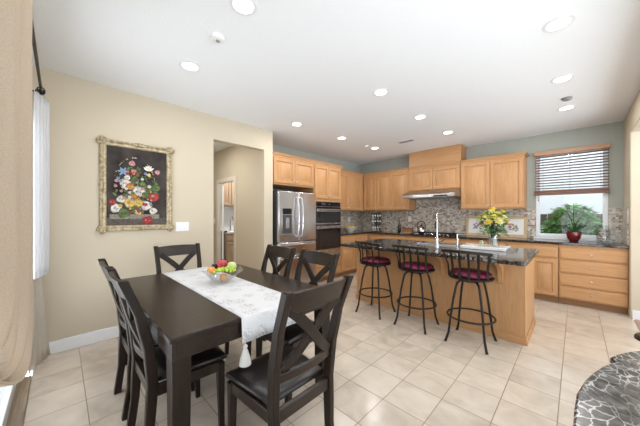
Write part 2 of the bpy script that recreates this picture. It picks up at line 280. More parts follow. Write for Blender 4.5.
# ================================================================== mesh helpers
class MB:
    def __init__(s): s.bm = bmesh.new()
    def face(s, vs, mi=0):
        try:
            f = s.bm.faces.new(vs); f.material_index = mi; return f
        except ValueError: return None
    def box(s, x0, x1, y0, y1, z0, z1, mi=0, mat=None):
        c = [(x0, y0, z0), (x1, y0, z0), (x1, y1, z0), (x0, y1, z0), (x0, y0, z1), (x1, y0, z1), (x1, y1, z1), (x0, y1, z1)]
        v = [s.bm.verts.new((mat @ Vector(p)) if mat else p) for p in c]
        for q in ((0, 3, 2, 1), (4, 5, 6, 7), (0, 1, 5, 4), (1, 2, 6, 5), (2, 3, 7, 6), (3, 0, 4, 7)): s.face([v[i] for i in q], mi)
        return s
    def rings(s, rings, cap0=True, cap1=True, mi=0, closed=True):
        R = [[s.bm.verts.new(p) for p in r] for r in rings]
        n = len(R[0])
        for a, b in zip(R, R[1:]):
            for i in range(n if closed else n-1): s.face([a[i], a[(i+1) % n], b[(i+1) % n], b[i]], mi)
        if cap0: s.face(list(reversed(R[0])), mi)
        if cap1: s.face(R[-1], mi)
        return s
    def lathe(s, c, prof, seg=24, mi=0, sx=1, sy=1, cap=True):
        rs = [[(c[0]+sx*r*math.cos(2*PI*i/seg), c[1]+sy*r*math.sin(2*PI*i/seg), c[2]+z) for i in range(seg)] for r, z in prof]
        return s.rings(rs, cap, cap, mi)
    def tube(s, pts, r, seg=10, mi=0, closed=False):
        pts = [Vector(p) for p in pts]; n = len(pts)
        rr = r if isinstance(r, (list, tuple)) else [r]*n
        rs = []; prev = None
        for i, p in enumerate(pts):
            if closed: t = (pts[(i+1) % n]-pts[i-1]).normalized()
            else: t = (pts[min(i+1, n-1)]-pts[max(i-1, 0)]).normalized()
            if prev is None:
                u = t.orthogonal().normalized()
            else:
                u = (prev-t*prev.dot(t)); u = u.normalized() if u.length > 1e-6 else t.orthogonal().normalized()
            prev = u; v = t.cross(u)
            rs.append([p+(u*math.cos(2*PI*k/seg)+v*math.sin(2*PI*k/seg))*rr[i] for k in range(seg)])
        if closed:
            R = [[s.bm.verts.new(p) for p in q] for q in rs]
            # align first ring to last to avoid a twist
            for j in range(n):
                a, b = R[j], R[(j+1) % n]
                off = 0
                if j == n-1: off = min(range(seg), key=lambda o: (a[0].co-b[o].co).length)
                for i in range(seg): s.face([a[i], a[(i+1) % seg], b[(i+1+off) % seg], b[(i+off) % seg]], mi)
            return s
        return s.rings(rs, True, True, mi)
    def sweep(s, pts, w, t, nrm, mi=0):
        """rectangular bar along pts: w across (in the plane square to nrm), t along nrm"""
        pts = [Vector(p) for p in pts]; n = len(pts); nrm = Vector(nrm).normalized(); rs = []
        ww = w if isinstance(w, (list, tuple)) else [w]*n
        for i, p in enumerate(pts):
            tg = (pts[min(i+1, n-1)]-pts[max(i-1, 0)]).normalized()
            a = tg.cross(nrm).normalized(); nn = a.cross(tg).normalized()
            a = a*ww[i]/2; b = nn*t/2
            rs.append([p+a+b, p-a+b, p-a-b, p+a-b])
        return s.rings(rs, True, True, mi)
    def prism(s, poly, z0, z1, mi=0):
        return s.rings([[(x, y, z0) for x, y in poly], [(x, y, z1) for x, y in poly]], True, True, mi)
    def ball(s, c, r, seg=16, ring=10, sc=(1, 1, 1), mi=0, mat=None):
        rs = []
        for j in range(1, ring):
            a = PI*j/ring
            rs.append([Vector((r*math.sin(a)*math.cos(2*PI*i/seg)*sc[0], r*math.sin(a)*math.sin(2*PI*i/seg)*sc[1], -r*math.cos(a)*sc[2])) for i in range(seg)])
        c = Vector(c)
        rs = [[(mat @ p if mat else p)+c for p in q] for q in rs]
        R = [[s.bm.verts.new(p) for p in q] for q in rs]
        for a, b in zip(R, R[1:]):
            for i in range(seg): s.face([a[i], a[(i+1) % seg], b[(i+1) % seg], b[i]], mi)
        bt = Vector((0, 0, -r*sc[2])); tp = Vector((0, 0, r*sc[2]))
        vb = s.bm.verts.new((mat @ bt if mat else bt)+c); vt = s.bm.verts.new((mat @ tp if mat else tp)+c)
        for i in range(seg): s.face([vb, R[0][(i+1) % seg], R[0][i]], mi); s.face([vt, R[-1][i], R[-1][(i+1) % seg]], mi)
        return s
    def grid(s, fn, nu, nv, mi=0):
        V = [[s.bm.verts.new(fn(i/nu, j/nv)) for j in range(nv+1)] for i in range(nu+1)]
        for i in range(nu):
            for j in range(nv): s.face([V[i][j], V[i+1][j], V[i+1][j+1], V[i][j+1]], mi)
        return s
    def leaf(s, base, d, up, L_, W_, mi=0, curl=0.25):
        base = Vector(base); d = Vector(d).normalized(); up = Vector(up); sd = d.cross(up)
        sd = sd.normalized() if sd.length > 1e-5 else d.orthogonal().normalized(); up = sd.cross(d).normalized()
        a = []
        for t, wd in ((0, 0.1), (0.3, 0.9), (0.6, 0.85), (0.85, 0.4)):
            c = base+d*L_*t-up*L_*curl*t*t
            a.append((s.bm.verts.new(c-sd*W_*wd/2), s.bm.verts.new(c-up*W_*0.12), s.bm.verts.new(c+sd*W_*wd/2)))
        tip = s.bm.verts.new(base+d*L_-up*L_*curl)
        for p, q in zip(a, a[1:]):
            s.face([p[0], p[1], q[1], q[0]], mi); s.face([p[1], p[2], q[2], q[1]], mi)
        s.face([a[-1][0], a[-1][1], tip], mi); s.face([a[-1][1], a[-1][2], tip], mi)
        return s

def O(name, mb, mat, parent=None, bevel=0, smooth=35, solid=0, subd=0, at=None, fixn=True):
    """links a mesh object; vertices are authored in world space unless the parent is at the origin"""
    bm = mb.bm
    if fixn: bmesh.ops.recalc_face_normals(bm, faces=bm.faces)
    org = Vector(parent.matrix_basis.translation) if parent is not None else Vector((0, 0, 0))
    if parent is not None and parent.parent is not None: org = org+Vector(parent.parent.matrix_basis.translation)
    if parent is None:
        lo = [min(v.co[i] for v in bm.verts) for i in range(3)]; hi = [max(v.co[i] for v in bm.verts) for i in range(3)]
        org = Vector(((lo[0]+hi[0])/2, (lo[1]+hi[1])/2, lo[2]))
    if at is not None: org = Vector(at)
    for v in bm.verts: v.co -= org
    me = bpy.data.meshes.new(name); bm.to_mesh(me); bm.free()
    for m in (mat if isinstance(mat, (list, tuple)) else [mat]): me.materials.append(m)
    o = bpy.data.objects.new(name, me); COL.objects.link(o)
    if parent is not None: o.parent = parent
    else: o.location = org
    if smooth:
        me.shade_smooth(); me.set_sharp_from_angle(angle=math.radians(smooth))
    if solid: md = o.modifiers.new('solid', 'SOLIDIFY'); md.thickness = solid; md.offset = 0
    if subd: md = o.modifiers.new('sub', 'SUBSURF'); md.levels = subd; md.render_levels = subd
    if bevel: md = o.modifiers.new('bevel', 'BEVEL'); md.width = bevel; md.segments = 2; md.limit_method = 'ANGLE'; md.angle_limit = math.radians(40)
    return o
def thing(name, label, cat, loc=(0, 0, 0), group=None):
    o = bpy.data.objects.new(name, None); COL.objects.link(o); o.location = loc; o.empty_display_size = 0.1
    tag(o, label, cat, group); return o
def tag(o, label, cat, group=None, kind=None):
    o['label'] = label; o['category'] = cat
    if group: o['group'] = group
    if kind: o['kind'] = kind
    return o
def struct(name, mb, mat, parent=None, **k):
    o = O(name, mb, mat, parent, **k)
    if parent is None: o['kind'] = 'structure'
    return o
def dup(root, loc, rz=0.0, label=None, group=None):
    def rec(o, par):
        c = o.copy(); COL.objects.link(c)
        if par is not None: c.parent = par
        for ch in kids[o.name]: rec(ch, c)
        return c
    kids = {}
    def walk(o):
        kids[o.name] = list(o.children)
        for ch in o.children: walk(ch)
    walk(root)
    r = rec(root, None); r.location = loc; r.rotation_euler = (0, 0, rz)
    if label: r['label'] = label
    if group: r['group'] = group
    return r

# ================================================================== structure
BX = -3.60          # left wall face
BY = 5.88           # kitchen back wall face
struct('floor', MB().box(-7.4, 0.52, -0.165, 6.0, -0.05, 0).box(0.52, 2.0, -1.0, 5.2, -0.05, -0.0), [M['floor']], smooth=0)
struct('floor', MB().box(0.53, 2.0, 3.9, 5.22, 0.0, 0.004), M['woodfloor'], smooth=0)
struct('floor', MB().box(-0.6, 0.52, -1.0, -0.30, -0.05, 0), M['floor'], smooth=0)
struct('ceiling', MB().box(-7.4, 2.2, -1.4, 6.05, H, H+0.1), M['ceil'], smooth=0)
wl = MB()
wl.box(-3.72, BX, -0.35, 1.513, 0, H).box(-3.72, BX, 1.513, 2.34, 2.41, H).box(-3.72, BX, 2.34, 2.505, 0, H)
struct('wall_left', wl, M['beige'], smooth=0)
hw = MB()
hw.box(-7.3, -5.58, 2.44, 2.50, 0, H).box(-5.58, -4.80, 2.44, 2.50, 2.05, H).box(-4.80, -3.72, 2.44, 2.50, 0, H)
struct('wall_hall', hw, M['beige'], smooth=0)
struct('wall_hall_side', MB().box(-7.3, -3.72, 0.95, 1.05, 0, H), M['beige'], smooth=0)
struct('wall_hall_end', MB().box(-7.4, -7.3, 0.4, 2.5, 0, H), M['beige'], smooth=0)
struct('wall_laundry', MB().box(-6.72, -6.62, 2.5, 4.3, 0, H), M['trim'], smooth=0)
struct('wall_laundry_side', MB().box(-6.62, -4.36, 4.2, 4.3, 0, H), M['trim'], smooth=0)
struct('wall_kitchen_left', MB().box(-4.36, -4.26, 2.5, 6.0, 0, H), M['sage'], smooth=0)
WX0, WX1, WZ0, WZ1 = -0.50, 0.35, 0.97, 2.42
wb = MB()
wb.box(-4.26, WX0, BY, BY+0.14, 0, H).box(WX1, 0.61, BY, BY+0.14, 0, H).box(WX0, WX1, BY, BY+0.14, 0, WZ0).box(WX0, WX1, BY, BY+0.14, WZ1, H)
struct('wall_back', wb, M['sage'], smooth=0)
struct('wall_right', MB().box(0.50, 0.61, 5.22, BY, 0, H).box(0.50, 0.61, 1.9, 5.22, 2.425, H), M['beige'], bevel=0.01)
struct('wall_far_right', MB().box(0.61, 3.2, 5.22, 5.32, 0, H), M['beige'], smooth=0)
# curtain wall with sliding door opening
wf = MB()
wf.box(-3.72, -3.22, -0.35, -0.22, 0, H).box(-3.22, -0.75, -0.35, -0.22, 2.12, H).box(-0.75, -0.45, -0.35, -0.22, 0, H)
struct('wall_front', wf, M['beige'], smooth=0)
def baseboard(nm, x0, x1, y0, y1, hh=0.125):
    struct(nm, MB().box(x0, x1, y0, y1, 0, hh), M['trim'], bevel=0.006)
baseboard('baseboard_left', BX, BX+0.016, -0.22, 1.513)
baseboard('baseboard_left', BX, BX+0.016, 2.34, 2.50)
baseboard('baseboard_right', 0.516, 0.60, 5.204, 5.22, 0.12)
baseboard('baseboard_right', 0.60, 3.2, 5.204, 5.22, 0.12)
baseboard('baseboard_hall', -4.71, -3.72, 2.424, 2.44, 0.125)
# backsplash
struct('trim_1', MB().box(-4.245, WX0, BY-0.012, BY, 0.94, 1.46).box(-2.655, -1.60, BY-0.012, BY, 1.46, 1.90).box(WX1, 0.488, BY-0.012, BY, 0.94, 1.46), M['mosaic'], smooth=0)
struct('trim_2', MB().box(0.488, 0.50, 5.36, BY-0.012, 0.94, 1.46), M['mosaic'], smooth=0)
struct('trim_3', MB().box(-4.26, -4.247, 4.31, BY-0.012, 0.94, 1.46), M['mosaic'], smooth=0)
# threshold
struct('trim_4', MB().box(-3.22, -0.75, -0.30, -0.166, -0.02, 0.012), M['oakstrip'], bevel=0.004)
# kitchen window
def empty_struct(name, loc):
    o = bpy.data.objects.new(name, None); COL.objects.link(o); o.location = loc; o['kind'] = 'structure'; return o
win = empty_struct('window_1', (-0.07, BY, WZ0))
fr = MB(); y0, y1 = BY+0.02, BY+0.08
fr.box(WX0, WX0+0.055, y0, y1, WZ0, WZ1).box(WX1-0.055, WX1, y0, y1, WZ0, WZ1).box(WX0+.055, WX1-.055, y0, y1, WZ0, WZ0+0.06).box(WX0+.055, WX1-.055, y0, y1, WZ1-0.06, WZ1)
fr.box(WX0+.055, WX1-.055, y0+0.01, y1, 1.69, 1.73)
O('window_frame', fr, M['vinyl'], win, bevel=0.004)
O('window_pane', MB().box(WX0+.05, WX1-.05, y0+0.03, y0+0.036, WZ0+.05, WZ1-.05), M['glass'], win, smooth=0)
O('window_sill', MB().box(WX0-0.03, WX1+0.03, BY-0.05, y0, WZ0-0.03, WZ0), M['vinyl'], win, bevel=0.004)
# hall door casing + open leaf
cs = empty_struct('door_1', (-5.19, 2.44, 0))
c = MB()
c.box(-5.645, -5.56, 2.425, 2.44, 0, 2.12).box(-4.82, -4.735, 2.425, 2.44, 0, 2.12).box(-5.56, -4.82, 2.425, 2.44, 2.035, 2.12)
c.box(-5.58, -5.56, 2.44, 2.50, 0, 2.05).box(-4.82, -4.80, 2.44, 2.50, 0, 2.05).box(-5.56, -4.82, 2.44, 2.50, 2.03, 2.05)
O('door_casing', c, M['cream'], cs, bevel=0.003)
ang = math.atan2(0.26, -0.55)
mt = Matrix.Translation((-5.53, 2.525, 0)) @ Matrix.Rotation(ang, 4, 'Z')
O('door_leaf', MB().box(0, 0.62, -0.018, 0.018, 0.01, 2.02, mat=mt), M['trim'], cs, bevel=0.003)
hd = MB()
for sg in (-1, 1):
    p = mt @ Vector((0.56, sg*0.02, 0.95)); q = mt @ Vector((0.56, sg*0.07, 0.95)); hd.tube([p, q], 0.012); hd.ball(q, 0.028)
O('door_knob', hd, M['blackplastic'], cs)
# sliding door
sd = empty_struct('door_2', (-1.98, -0.27, 0))
f = MB()
for x in (-3.22, -2.03, -1.99, -0.82): f.box(x, x+0.07, -0.31, -0.24, 0.012, 2.12)
f.box(-3.15, -0.82, -0.31, -0.24, 0.012, 0.10).box(-3.15, -0.82, -0.31, -0.24, 2.05, 2.12)
O('door_frame', f, M['vinyl'], sd, bevel=0.004)
O('door_pane', MB().box(-3.15, -0.82, -0.278, -0.272, 0.10, 2.05), M['glass'], sd, smooth=0)
O('door_handle', MB().tube([(-2.0, -0.24, 0.95), (-2.0, -0.205, 0.97), (-2.0, -0.205, 1.13), (-2.0, -0.24, 1.15)], 0.008), M['white'], sd)

# ================================================================== outside
tag(O('garden_ground', MB().box(-4, 4, 6.05, 9.9, -0.1, 0.0), M['ground'], smooth=0), 'bare garden ground outside the kitchen window', 'ground')
fn = MB()
for i in range(46):
    x = -3.2+i*0.145; fn.box(x, x+0.138, 7.62, 7.64+0.006*(i % 2), 0, 1.37+0.01*((i*7) % 3))
fn.box(-3.2, 3.4, 7.64, 7.69, 0.3, 0.39).box(-3.2, 3.4, 7.64, 7.69, 1.1, 1.19)
tag(O('wooden_fence', fn, M['fence'], smooth=0), 'weathered dark board fence outside the kitchen window', 'fence')
hs = MB().box(-6, 6, 9.9, 10.1, 0, 6.0)
tag(O('neighbour_house_wall', hs, M['stucco'], smooth=0), 'pale stucco house wall rising above the fence outside', 'house')
bush = thing('garden_bush', 'bright green leafy bush in front of the fence outside the window', 'bush', (-0.05, 6.75, 0))
lf = MB()
for i in range(2000):
    a = random.random()*2*PI; r = random.random()**0.5; zz = random.random()
    rr_ = 0.44 if i % 4 else 0.7
    zt = zz if i % 4 else zz*.45
    cx = -0.05+rr_*r*math.cos(a)*math.sqrt(max(0.02, 1-zt**2)); cy = 6.75+0.3*r*math.sin(a); z = 0.75+0.76*zt
    d = Vector((math.cos(a)+random.uniform(-.6, .6), math.sin(a)-0.4+random.uniform(-.6, .6), random.uniform(-.3, .9)))
    lf.leaf((cx, cy, z), d, (0, 0, 1), random.uniform(.09, .15), random.uniform(.04, .07), mi=random.choice((0, 0, 0, 1, 2)))
O('foliage', lf, [M['leafA'], M['leafB'], M['leafC']], bush, fixn=False, smooth=0)
st = MB()
for i in range(7):
    a = i*0.9; st.tube([(-0.05, 6.75, 0), (-0.05+0.12*math.cos(a), 6.75+0.08*math.sin(a), 0.5), (-0.07+0.35*math.cos(a), 6.75+0.16*math.sin(a), 1.1)], [0.015, 0.011, 0.004], 6)
O('stem', st, M['stem'], bush)

# ================================================================== cabinets
def panel(mb, P, u0, u1, v0, v1, t=0.022, raised=True, fw=0.055):
    """door or drawer front. P(u,v,d) -> world. proud of the case by t, with a grooved raised panel"""
    W, Hh = u1-u0, v1-v0
    if raised and min(W, Hh) > 0.2: prof = [(0, 0), (0, t-.004), (.004, t), (fw, t), (fw+.004, t-.017), (fw+.016, t-.017), (fw+.042, t-.001)]
    else: prof = [(0, 0), (0, t-.007), (.010, t-.003), (.014, t)]
    rs = [[P(u0+i, v0+i, d), P(u1-i, v0+i, d), P(u1-i, v1-i, d), P(u0+i, v1-i, d)] for i, d in prof]
    mb.rings(rs, True, True)
def knob(P, u, v, d):
    mb = MB(); c = Vector(P(u, v, d)); e = Vector(P(u, v, d+0.022)); g = Vector(P(u, v, d+.012))
    mb.tube([c, g], 0.005, 8); mb.tube([g, c.lerp(e, .75), e], [0.011, 0.014, 0.008], 10)
    return mb
def cabinet(name, label, cat, face, u0, u1, z0, z1, front, back, fronts, crown=False, toe=False, mat='maple', group=None, extra=None):
    """face 'B': front looks to -y (u=x); 'L': front looks to +x (u=y)"""
    if face == 'B':
        P = lambda u, v, d: (u, front-d, v)
        bx = lambda mb, a, b, f_, k_, c_, d_: mb.box(a, b, f_, k_, c_, d_)
        root = thing(name, label, cat, ((u0+u1)/2, (front+back)/2, z0), group)
    else:
        P = lambda u, v, d: (front+d, u, v)
        bx = lambda mb, a, b, f_, k_, c_, d_: mb.box(k_, f_, a, b, c_, d_)
        root = thing(name, label, cat, ((front+back)/2, (u0+u1)/2, z0), group)
    sg = 1 if face == 'B' else -1
    body = MB()
    zb = z0+0.10 if toe else z0
    bx(body, u0, u1, front, back, zb, z1)
    O('body', body, M[mat], root, bevel=0.002)
    if toe:
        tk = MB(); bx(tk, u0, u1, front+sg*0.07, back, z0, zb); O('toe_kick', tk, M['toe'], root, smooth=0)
    if crown:
        cr = MB(); e0 = 0.0 if crown != 'R' else 0
        for o_, a_, b_ in ((0.008, -0.035, 0.0), (0.022, 0.0, 0.022), (0.034, 0.022, 0.036)):
            bx(cr, u0-(crown in ('A', 'L'))*o_, u1+(crown in ('A', 'R'))*o_, front-sg*o_, back, z1+a_ if a_ >= 0 else z1, z1+b_) if a_ >= 0 else bx(cr, u0, u1, front-sg*o_, front, z1+a_, z1)
        O('crown_moulding', cr, M['maple_h'] if mat == 'maple' else M[mat], root, bevel=0.003)
    for k_ in fronts:
        kind, a, b, c_, d_, kp = k_
        mb = MB(); panel(mb, P, a, b, c_, d_, raised=(kind == 'door'))
        mm = M[mat] if kind == 'door' or mat != 'maple' else M['maple_h']
        fo = O('door' if kind == 'door' else 'drawer', mb, mm, root)
        if kp: O('knob', knob(P, kp[0], kp[1], 0.022), M['nickel'], fo)
    return root, P
G = 0.006
def pair(a, b, c, d, low=True):
    m = (a+b)/2; kz = c+0.05 if low else d-0.06
    return [('door', a+.008, m-.003, c, d, (m-.03, kz)), ('door', m+.003, b-.008, c, d, (m+.03, kz))]
UB, UT = 1.46, 2.375
FB = 5.52      # front of back wall uppers
# back wall uppers
cabinet('wall_cabinet', 'single-door maple wall cabinet in the left back corner of the kitchen', 'cabinet', 'B', -3.895, -3.505, UB, UT, FB, BY-.013, [('door', -3.875, -3.52, UB+.02, UT-.045, (-3.55, UB+.07))], crown='N', group=None)
cabinet('wall_cabinet', 'two-door maple wall cabinet directly left of the range hood', 'cabinet', 'B', -3.50, -2.665, UB, UT, FB, BY-.013, pair(-3.50, -2.69, UB+.02, UT-.045), crown='N')
cabinet('wall_cabinet', 'short two-door maple wall cabinet above the range hood', 'cabinet', 'B', -2.66, -1.605, 1.87, UT, FB, BY-.013, pair(-2.655, -1.61, 1.89, UT-.045), crown='N')
cabinet('wall_cabinet', 'two-door maple wall cabinet between the range hood and the window', 'cabinet', 'B', -1.60, -0.62, UB, UT, FB, BY-.013, pair(-1.595, -0.625, UB+.02, UT-.045), crown='R')
# flue box
fx = thing('hood_flue_cover', 'maple box reaching the ceiling above the cabinets over the hood', 'cabinet', (-2.12, 5.7, UT+.036))
O('body', MB().box(-2.66, -1.60, FB+.0, BY, UT+.036, H-0.002), M['maple_h'], fx, bevel=0.002)
O('crown_moulding', MB().box(-2.675, -1.585, FB-.015, FB, H-.035, H-.003).box(-1.60, -1.585, FB, BY, H-.035, H-.003), M['maple_h'], fx, bevel=0.003)
# left wall uppers
cabinet('wall_cabinet', 'two-door maple wall cabinet beside the ovens, above the fruit bowl', 'cabinet', 'L', 4.30, 5.515, UB, UT, -3.90, -4.247, pair(4.36, 5.40, UB+.02, UT-.045), crown='N')
# oven tower
cabinet('oven_cabinet', 'tall maple cabinet housing the double wall oven', 'cabinet', 'L', 3.475, 4.285, 0, UT, -3.62, -4.25,
        pair(3.485, 4.275, 1.68, UT-.045)+[('drawer', 3.50, 4.26, 0.30, 0.455, (3.88, .38)), ('drawer', 3.50, 4.26, 0.125, 0.285, (3.88, .205))], crown='R', toe=True)
cabinet('refrigerator_cabinet', 'two-door maple cabinet bridging over the refrigerator', 'cabinet', 'L', 2.51, 3.47, 1.87, UT, -3.62, -4.25, pair(2.52, 3.46, 1.90, UT-.045), crown='N')
# left base
cabinet('base_cabinet', 'maple base cabinet on the left wall between ovens and corner', 'cabinet', 'L', 4.29, 5.30, 0, 0.90, -3.62, -4.24,
        [('drawer', 4.31, 4.78, .70, .855, (4.545, .78)), ('drawer', 4.80, 5.27, .70, .855, (5.03, .78)), ('door', 4.31, 4.78, .125, .675, (4.74, .62)), ('door', 4.80, 5.27, .125, .675, (4.84, .62))], toe=True)
FY = 5.33
def base_unit(label, a, b, drawers=False, blank=False):
    if drawers: fr_ = [('drawer', a+.01, b-.01, c_, d_, ((a+b)/2, (c_+d_)/2)) for c_, d_ in ((.695, .853), (.495, .672), (.302, .473), (.118, .28))]
    elif blank: fr_ = []
    else:
        m = (a+b)/2
        fr_ = [('drawer', a+.01, b-.01, .70, .853, (m, .775))]
        if b-a > .5: fr_ += pair(a, b, .118, .675, low=False)
        else: fr_ += [('door', a+.01, b-.01, .118, .675, (a+.05, .62))]
    return cabinet('base_cabinet', label, 'cabinet', 'B', a, b, 0, 0.90, FY, BY-.012, fr_, toe=True)
base_unit('plain maple base cabinet filling the back left corner', -4.24, -3.56, blank=True)
base_unit('maple base cabinet below the coffee maker, in the back left corner', -3.555, -2.66)
base_unit('maple base cabinet under the gas cooktop', -2.655, -1.56)
base_unit('maple base cabinet behind the island, between cooktop and window', -1.555, -0.835)
base_unit('maple base cabinet with one drawer over one door, left of the drawer stack', -0.83, -0.19)
base_unit('maple four-drawer base cabinet under the kitchen window', -0.185, 0.498, drawers=True)
# L countertop
ct = MB()
ct.prism([(-4.246, 4.292), (-3.595, 4.292), (-3.595, 5.295), (0.499, 5.295), (0.499, 5.866), (-4.246, 5.866)], 0.901, 0.94)
tag(O('countertop', ct, M['granite'], bevel=0.006), 'black speckled granite countertop running in an L along both kitchen walls', 'countertop')

# ================================================================== fridge
FX = -3.50
fg = thing('refrigerator', 'stainless steel french door refrigerator with water dispenser', 'refrigerator', (-3.85, 2.985, 0))
O('body', MB().box(-4.22, FX-.065, 2.55, 3.43, 0.02, 1.745).box(-4.1, FX-.1, 2.60, 3.38, 1.745, 1.77), M['darkgrey'], fg, bevel=0.004)
mid = 2.99
def rdoor(nm, a, b, c_, d_):
    return O(nm, MB().box(FX-.06, FX, a, b, c_, d_), M['steel'], fg, bevel=0.012)
dl = rdoor('door', 2.555, mid-.003, .885, 1.755); dr = rdoor('door', mid+.003, 3.425, .885, 1.755)
dm = rdoor('drawer', 2.555, 3.425, .655, .875); db = rdoor('drawer', 2.555, 3.425, .06, .645)
for d_, yy in ((dl, mid-.045), (dr, mid+.045)):
    O('handle', MB().tube([(FX, yy, .97), (FX+.045, yy, 1.0), (FX+.062, yy, 1.16), (FX+.066, yy, 1.32), (FX+.062, yy, 1.48), (FX+.045, yy, 1.64), (FX, yy, 1.67)], 0.014, 10), M['chrome'], d_)
for d_, zz in ((dm, .835), (db, .60)):
    O('handle', MB().tube([(FX, 2.62, zz), (FX+.05, 2.63, zz), (FX+.055, 3.0, zz), (FX+.05, 3.35, zz), (FX, 3.36, zz)], 0.014, 10), M['chrome'], d_)
dp = MB().box(FX, FX+.006, 2.625, 2.83, 1.36, 1.46)
O('control_panel', dp, M['blackglass'], dl, smooth=0)
dc = MB(); dc.box(FX, FX+.004, 2.625, 2.83, 1.02, 1.35); O('dispenser_recess', dc, M['darkgrey'], dl, smooth=0)
dn = MB(); dn.box(FX+.004, FX+.012, 2.615, 2.627, 1.01, 1.47).box(FX+.004, FX+.012, 2.828, 2.84, 1.01, 1.47).box(FX+.004, FX+.03, 2.627, 2.828, 1.01, 1.03).box(FX+.004, FX+.022, 2.69, 2.765, 1.12, 1.30)
O('dispenser_trim', dn, M['steel'], dl, bevel=0.002)
# ================================================================== ovens
ov = thing('double_wall_oven', 'stainless and black glass double wall oven built into the tall cabinet', 'oven', (-3.6, 3.88, .47))
X0 = -3.619
O('frame', MB().box(X0, X0+.015, 3.505, 4.255, .47, 1.625), M['steel_h'], ov, smooth=0)
cp = O('control_panel', MB().box(X0+.015, X0+.03, 3.52, 4.24, 1.525, 1.612), M['blackglass'], ov, bevel=0.002)
O('knob', MB().tube([(X0+.03, 3.88, 1.568), (X0+.05, 3.88, 1.568)], 0.018, 16), M['chrome'], cp)
O('display', MB().box(X0+.03, X0+.0315, 3.66, 3.78, 1.55, 1.59), M['darkgrey'], cp, smooth=0)
for c_, d_, lab in ((1.19, 1.515, 1.445), (.66, 1.165, 1.105)):
    o = O('oven_door', MB().box(X0+.015, X0+.04, 3.52, 4.24, c_, d_), M['blackglass'], ov, bevel=0.004)
    O('door_trim', MB().box(X0+.04, X0+.043, 3.52, 4.24, lab-.03, lab+.03), M['steel_h'], o, smooth=0)
    O('handle', MB().tube([(X0+.043, 3.58, lab), (X0+.085, 3.58, lab), (X0+.085, 4.18, lab), (X0+.043, 4.18, lab)], 0.012, 10), M['chrome'], o)
    O('oven_window', MB().box(X0+.04, X0+.041, 3.60, 4.16, c_+.05, lab-.06), plain('oven_window_glass', (.02, .02, .022), .08), o, smooth=0)
O('warming_drawer', MB().box(X0+.015, X0+.04, 3.52, 4.24, .485, .645), M['steel_h'], ov, bevel=0.003)

# ================================================================== hood, cooktop
hd = thing('range_hood', 'stainless steel under-cabinet range hood over the cooktop', 'range hood', (-2.12, 5.5, 1.71))
def hprof(x, dd=0): return [(x, BY-.014, 1.868), (x, FB-.06+dd, 1.868), (x, 5.20+dd, 1.80), (x, 5.15+dd, 1.765), (x, 5.14+dd, 1.705), (x, BY-.014, 1.705)]
hm = MB(); hm.rings([hprof(-2.64), hprof(-1.60)], True, True)
O('canopy', hm, M['hoodsteel'], hd, bevel=0.006)
O('control_strip', MB().box(-1.98, -1.72, 5.136, 5.14, 1.715, 1.74), M['blackplastic'], hd, smooth=0)
O('filter', MB().box(-2.55, -1.68, 5.32, 5.78, 1.698, 1.7045), M['greytrim'], hd, smooth=0)
for x in (-2.4, -1.8): O('lamp_cover', MB().lathe((x, 5.23, 1.6995), [(.032, 0), (.032, .005)], 16), M['white'], hd)
ck = thing('gas_cooktop', 'black gas cooktop set in the back countertop under the hood', 'cooktop', (-2.12, 5.58, .94))
O('glass_plate', MB().box(-2.58, -1.64, 5.36, 5.80, .941, .948), M['blackglass'], ck, bevel=0.003)
for i in range(3):
    a = -2.55+i*.305; g = MB()
    for yy in (5.42, 5.58, 5.76): g.box(a, a+.285, yy, yy+.012, .968, .98)
    for xx in (a, a+.09, a+.18, a+.273): g.box(xx, xx+.012, 5.42, 5.772, .968, .98)
    for xx in (a, a+.273):
        for yy in (5.42, 5.76): g.box(xx, xx+.012, yy, yy+.012, .948, .968)
    O('grate', g, M['iron'], ck, smooth=0)
for i in range(5): O('knob', MB().lathe((-2.4+i*.15, 5.385, .948), [(.018, 0), (.018, .012), (.014, .018)], 14), M['chrome'], ck)
for x, yy in ((-2.41, 5.50), (-2.41, 5.68), (-2.1, 5.59), (-1.8, 5.50), (-1.8, 5.68)): O('burner', MB().lathe((x, yy, .948), [(.042, 0), (.042, .008), (.03, .015)], 18), M['iron'], ck)

# ================================================================== blind
bl = thing('wood_blind', 'half-raised white slat blind with brown wood rails over the kitchen window', 'blind', (-.07, BY-.04, 1.7))
O('headrail', MB().box(-.520, .368, BY-.075, BY-.003, 2.365, 2.43), M['walnut2'], bl, bevel=0.004)
O('bottom_rail', MB().box(-.505, .358, BY-.062, BY-.012, 1.685, 1.735).box(-.505, .358, BY-.058, BY-.016, 1.738, 1.768), M['walnut'], bl, bevel=0.003)
sl = MB(); k = 13
for i in range(k):
    z = 1.80+i*(2.335-1.80)/(k-1)
    mt = Matrix.Translation((-.07, BY-.037, z)) @ Matrix.Rotation(math.radians(-9), 4, 'X')
    sl.box(-.430, .425, -.024, .024, -.0032, .0032, mat=mt)
O('slats', sl, M['walnut'], bl, smooth=0)
cd = MB()
for x in (-.40, -.07, .27): cd.tube([(x, BY-.066, 1.735), (x, BY-.066, 2.365)], 0.0022, 6)
O('ladder_cord', cd, M['walnut'], bl)
O('pull_cord', MB().tube([(-.455, BY-.075, 2.365), (-.458, BY-.08, 1.62)], 0.002, 6).lathe((-.458, BY-.08, 1.59), [(.004, .03), (.009, .0)], 10), M['walnut'], bl)

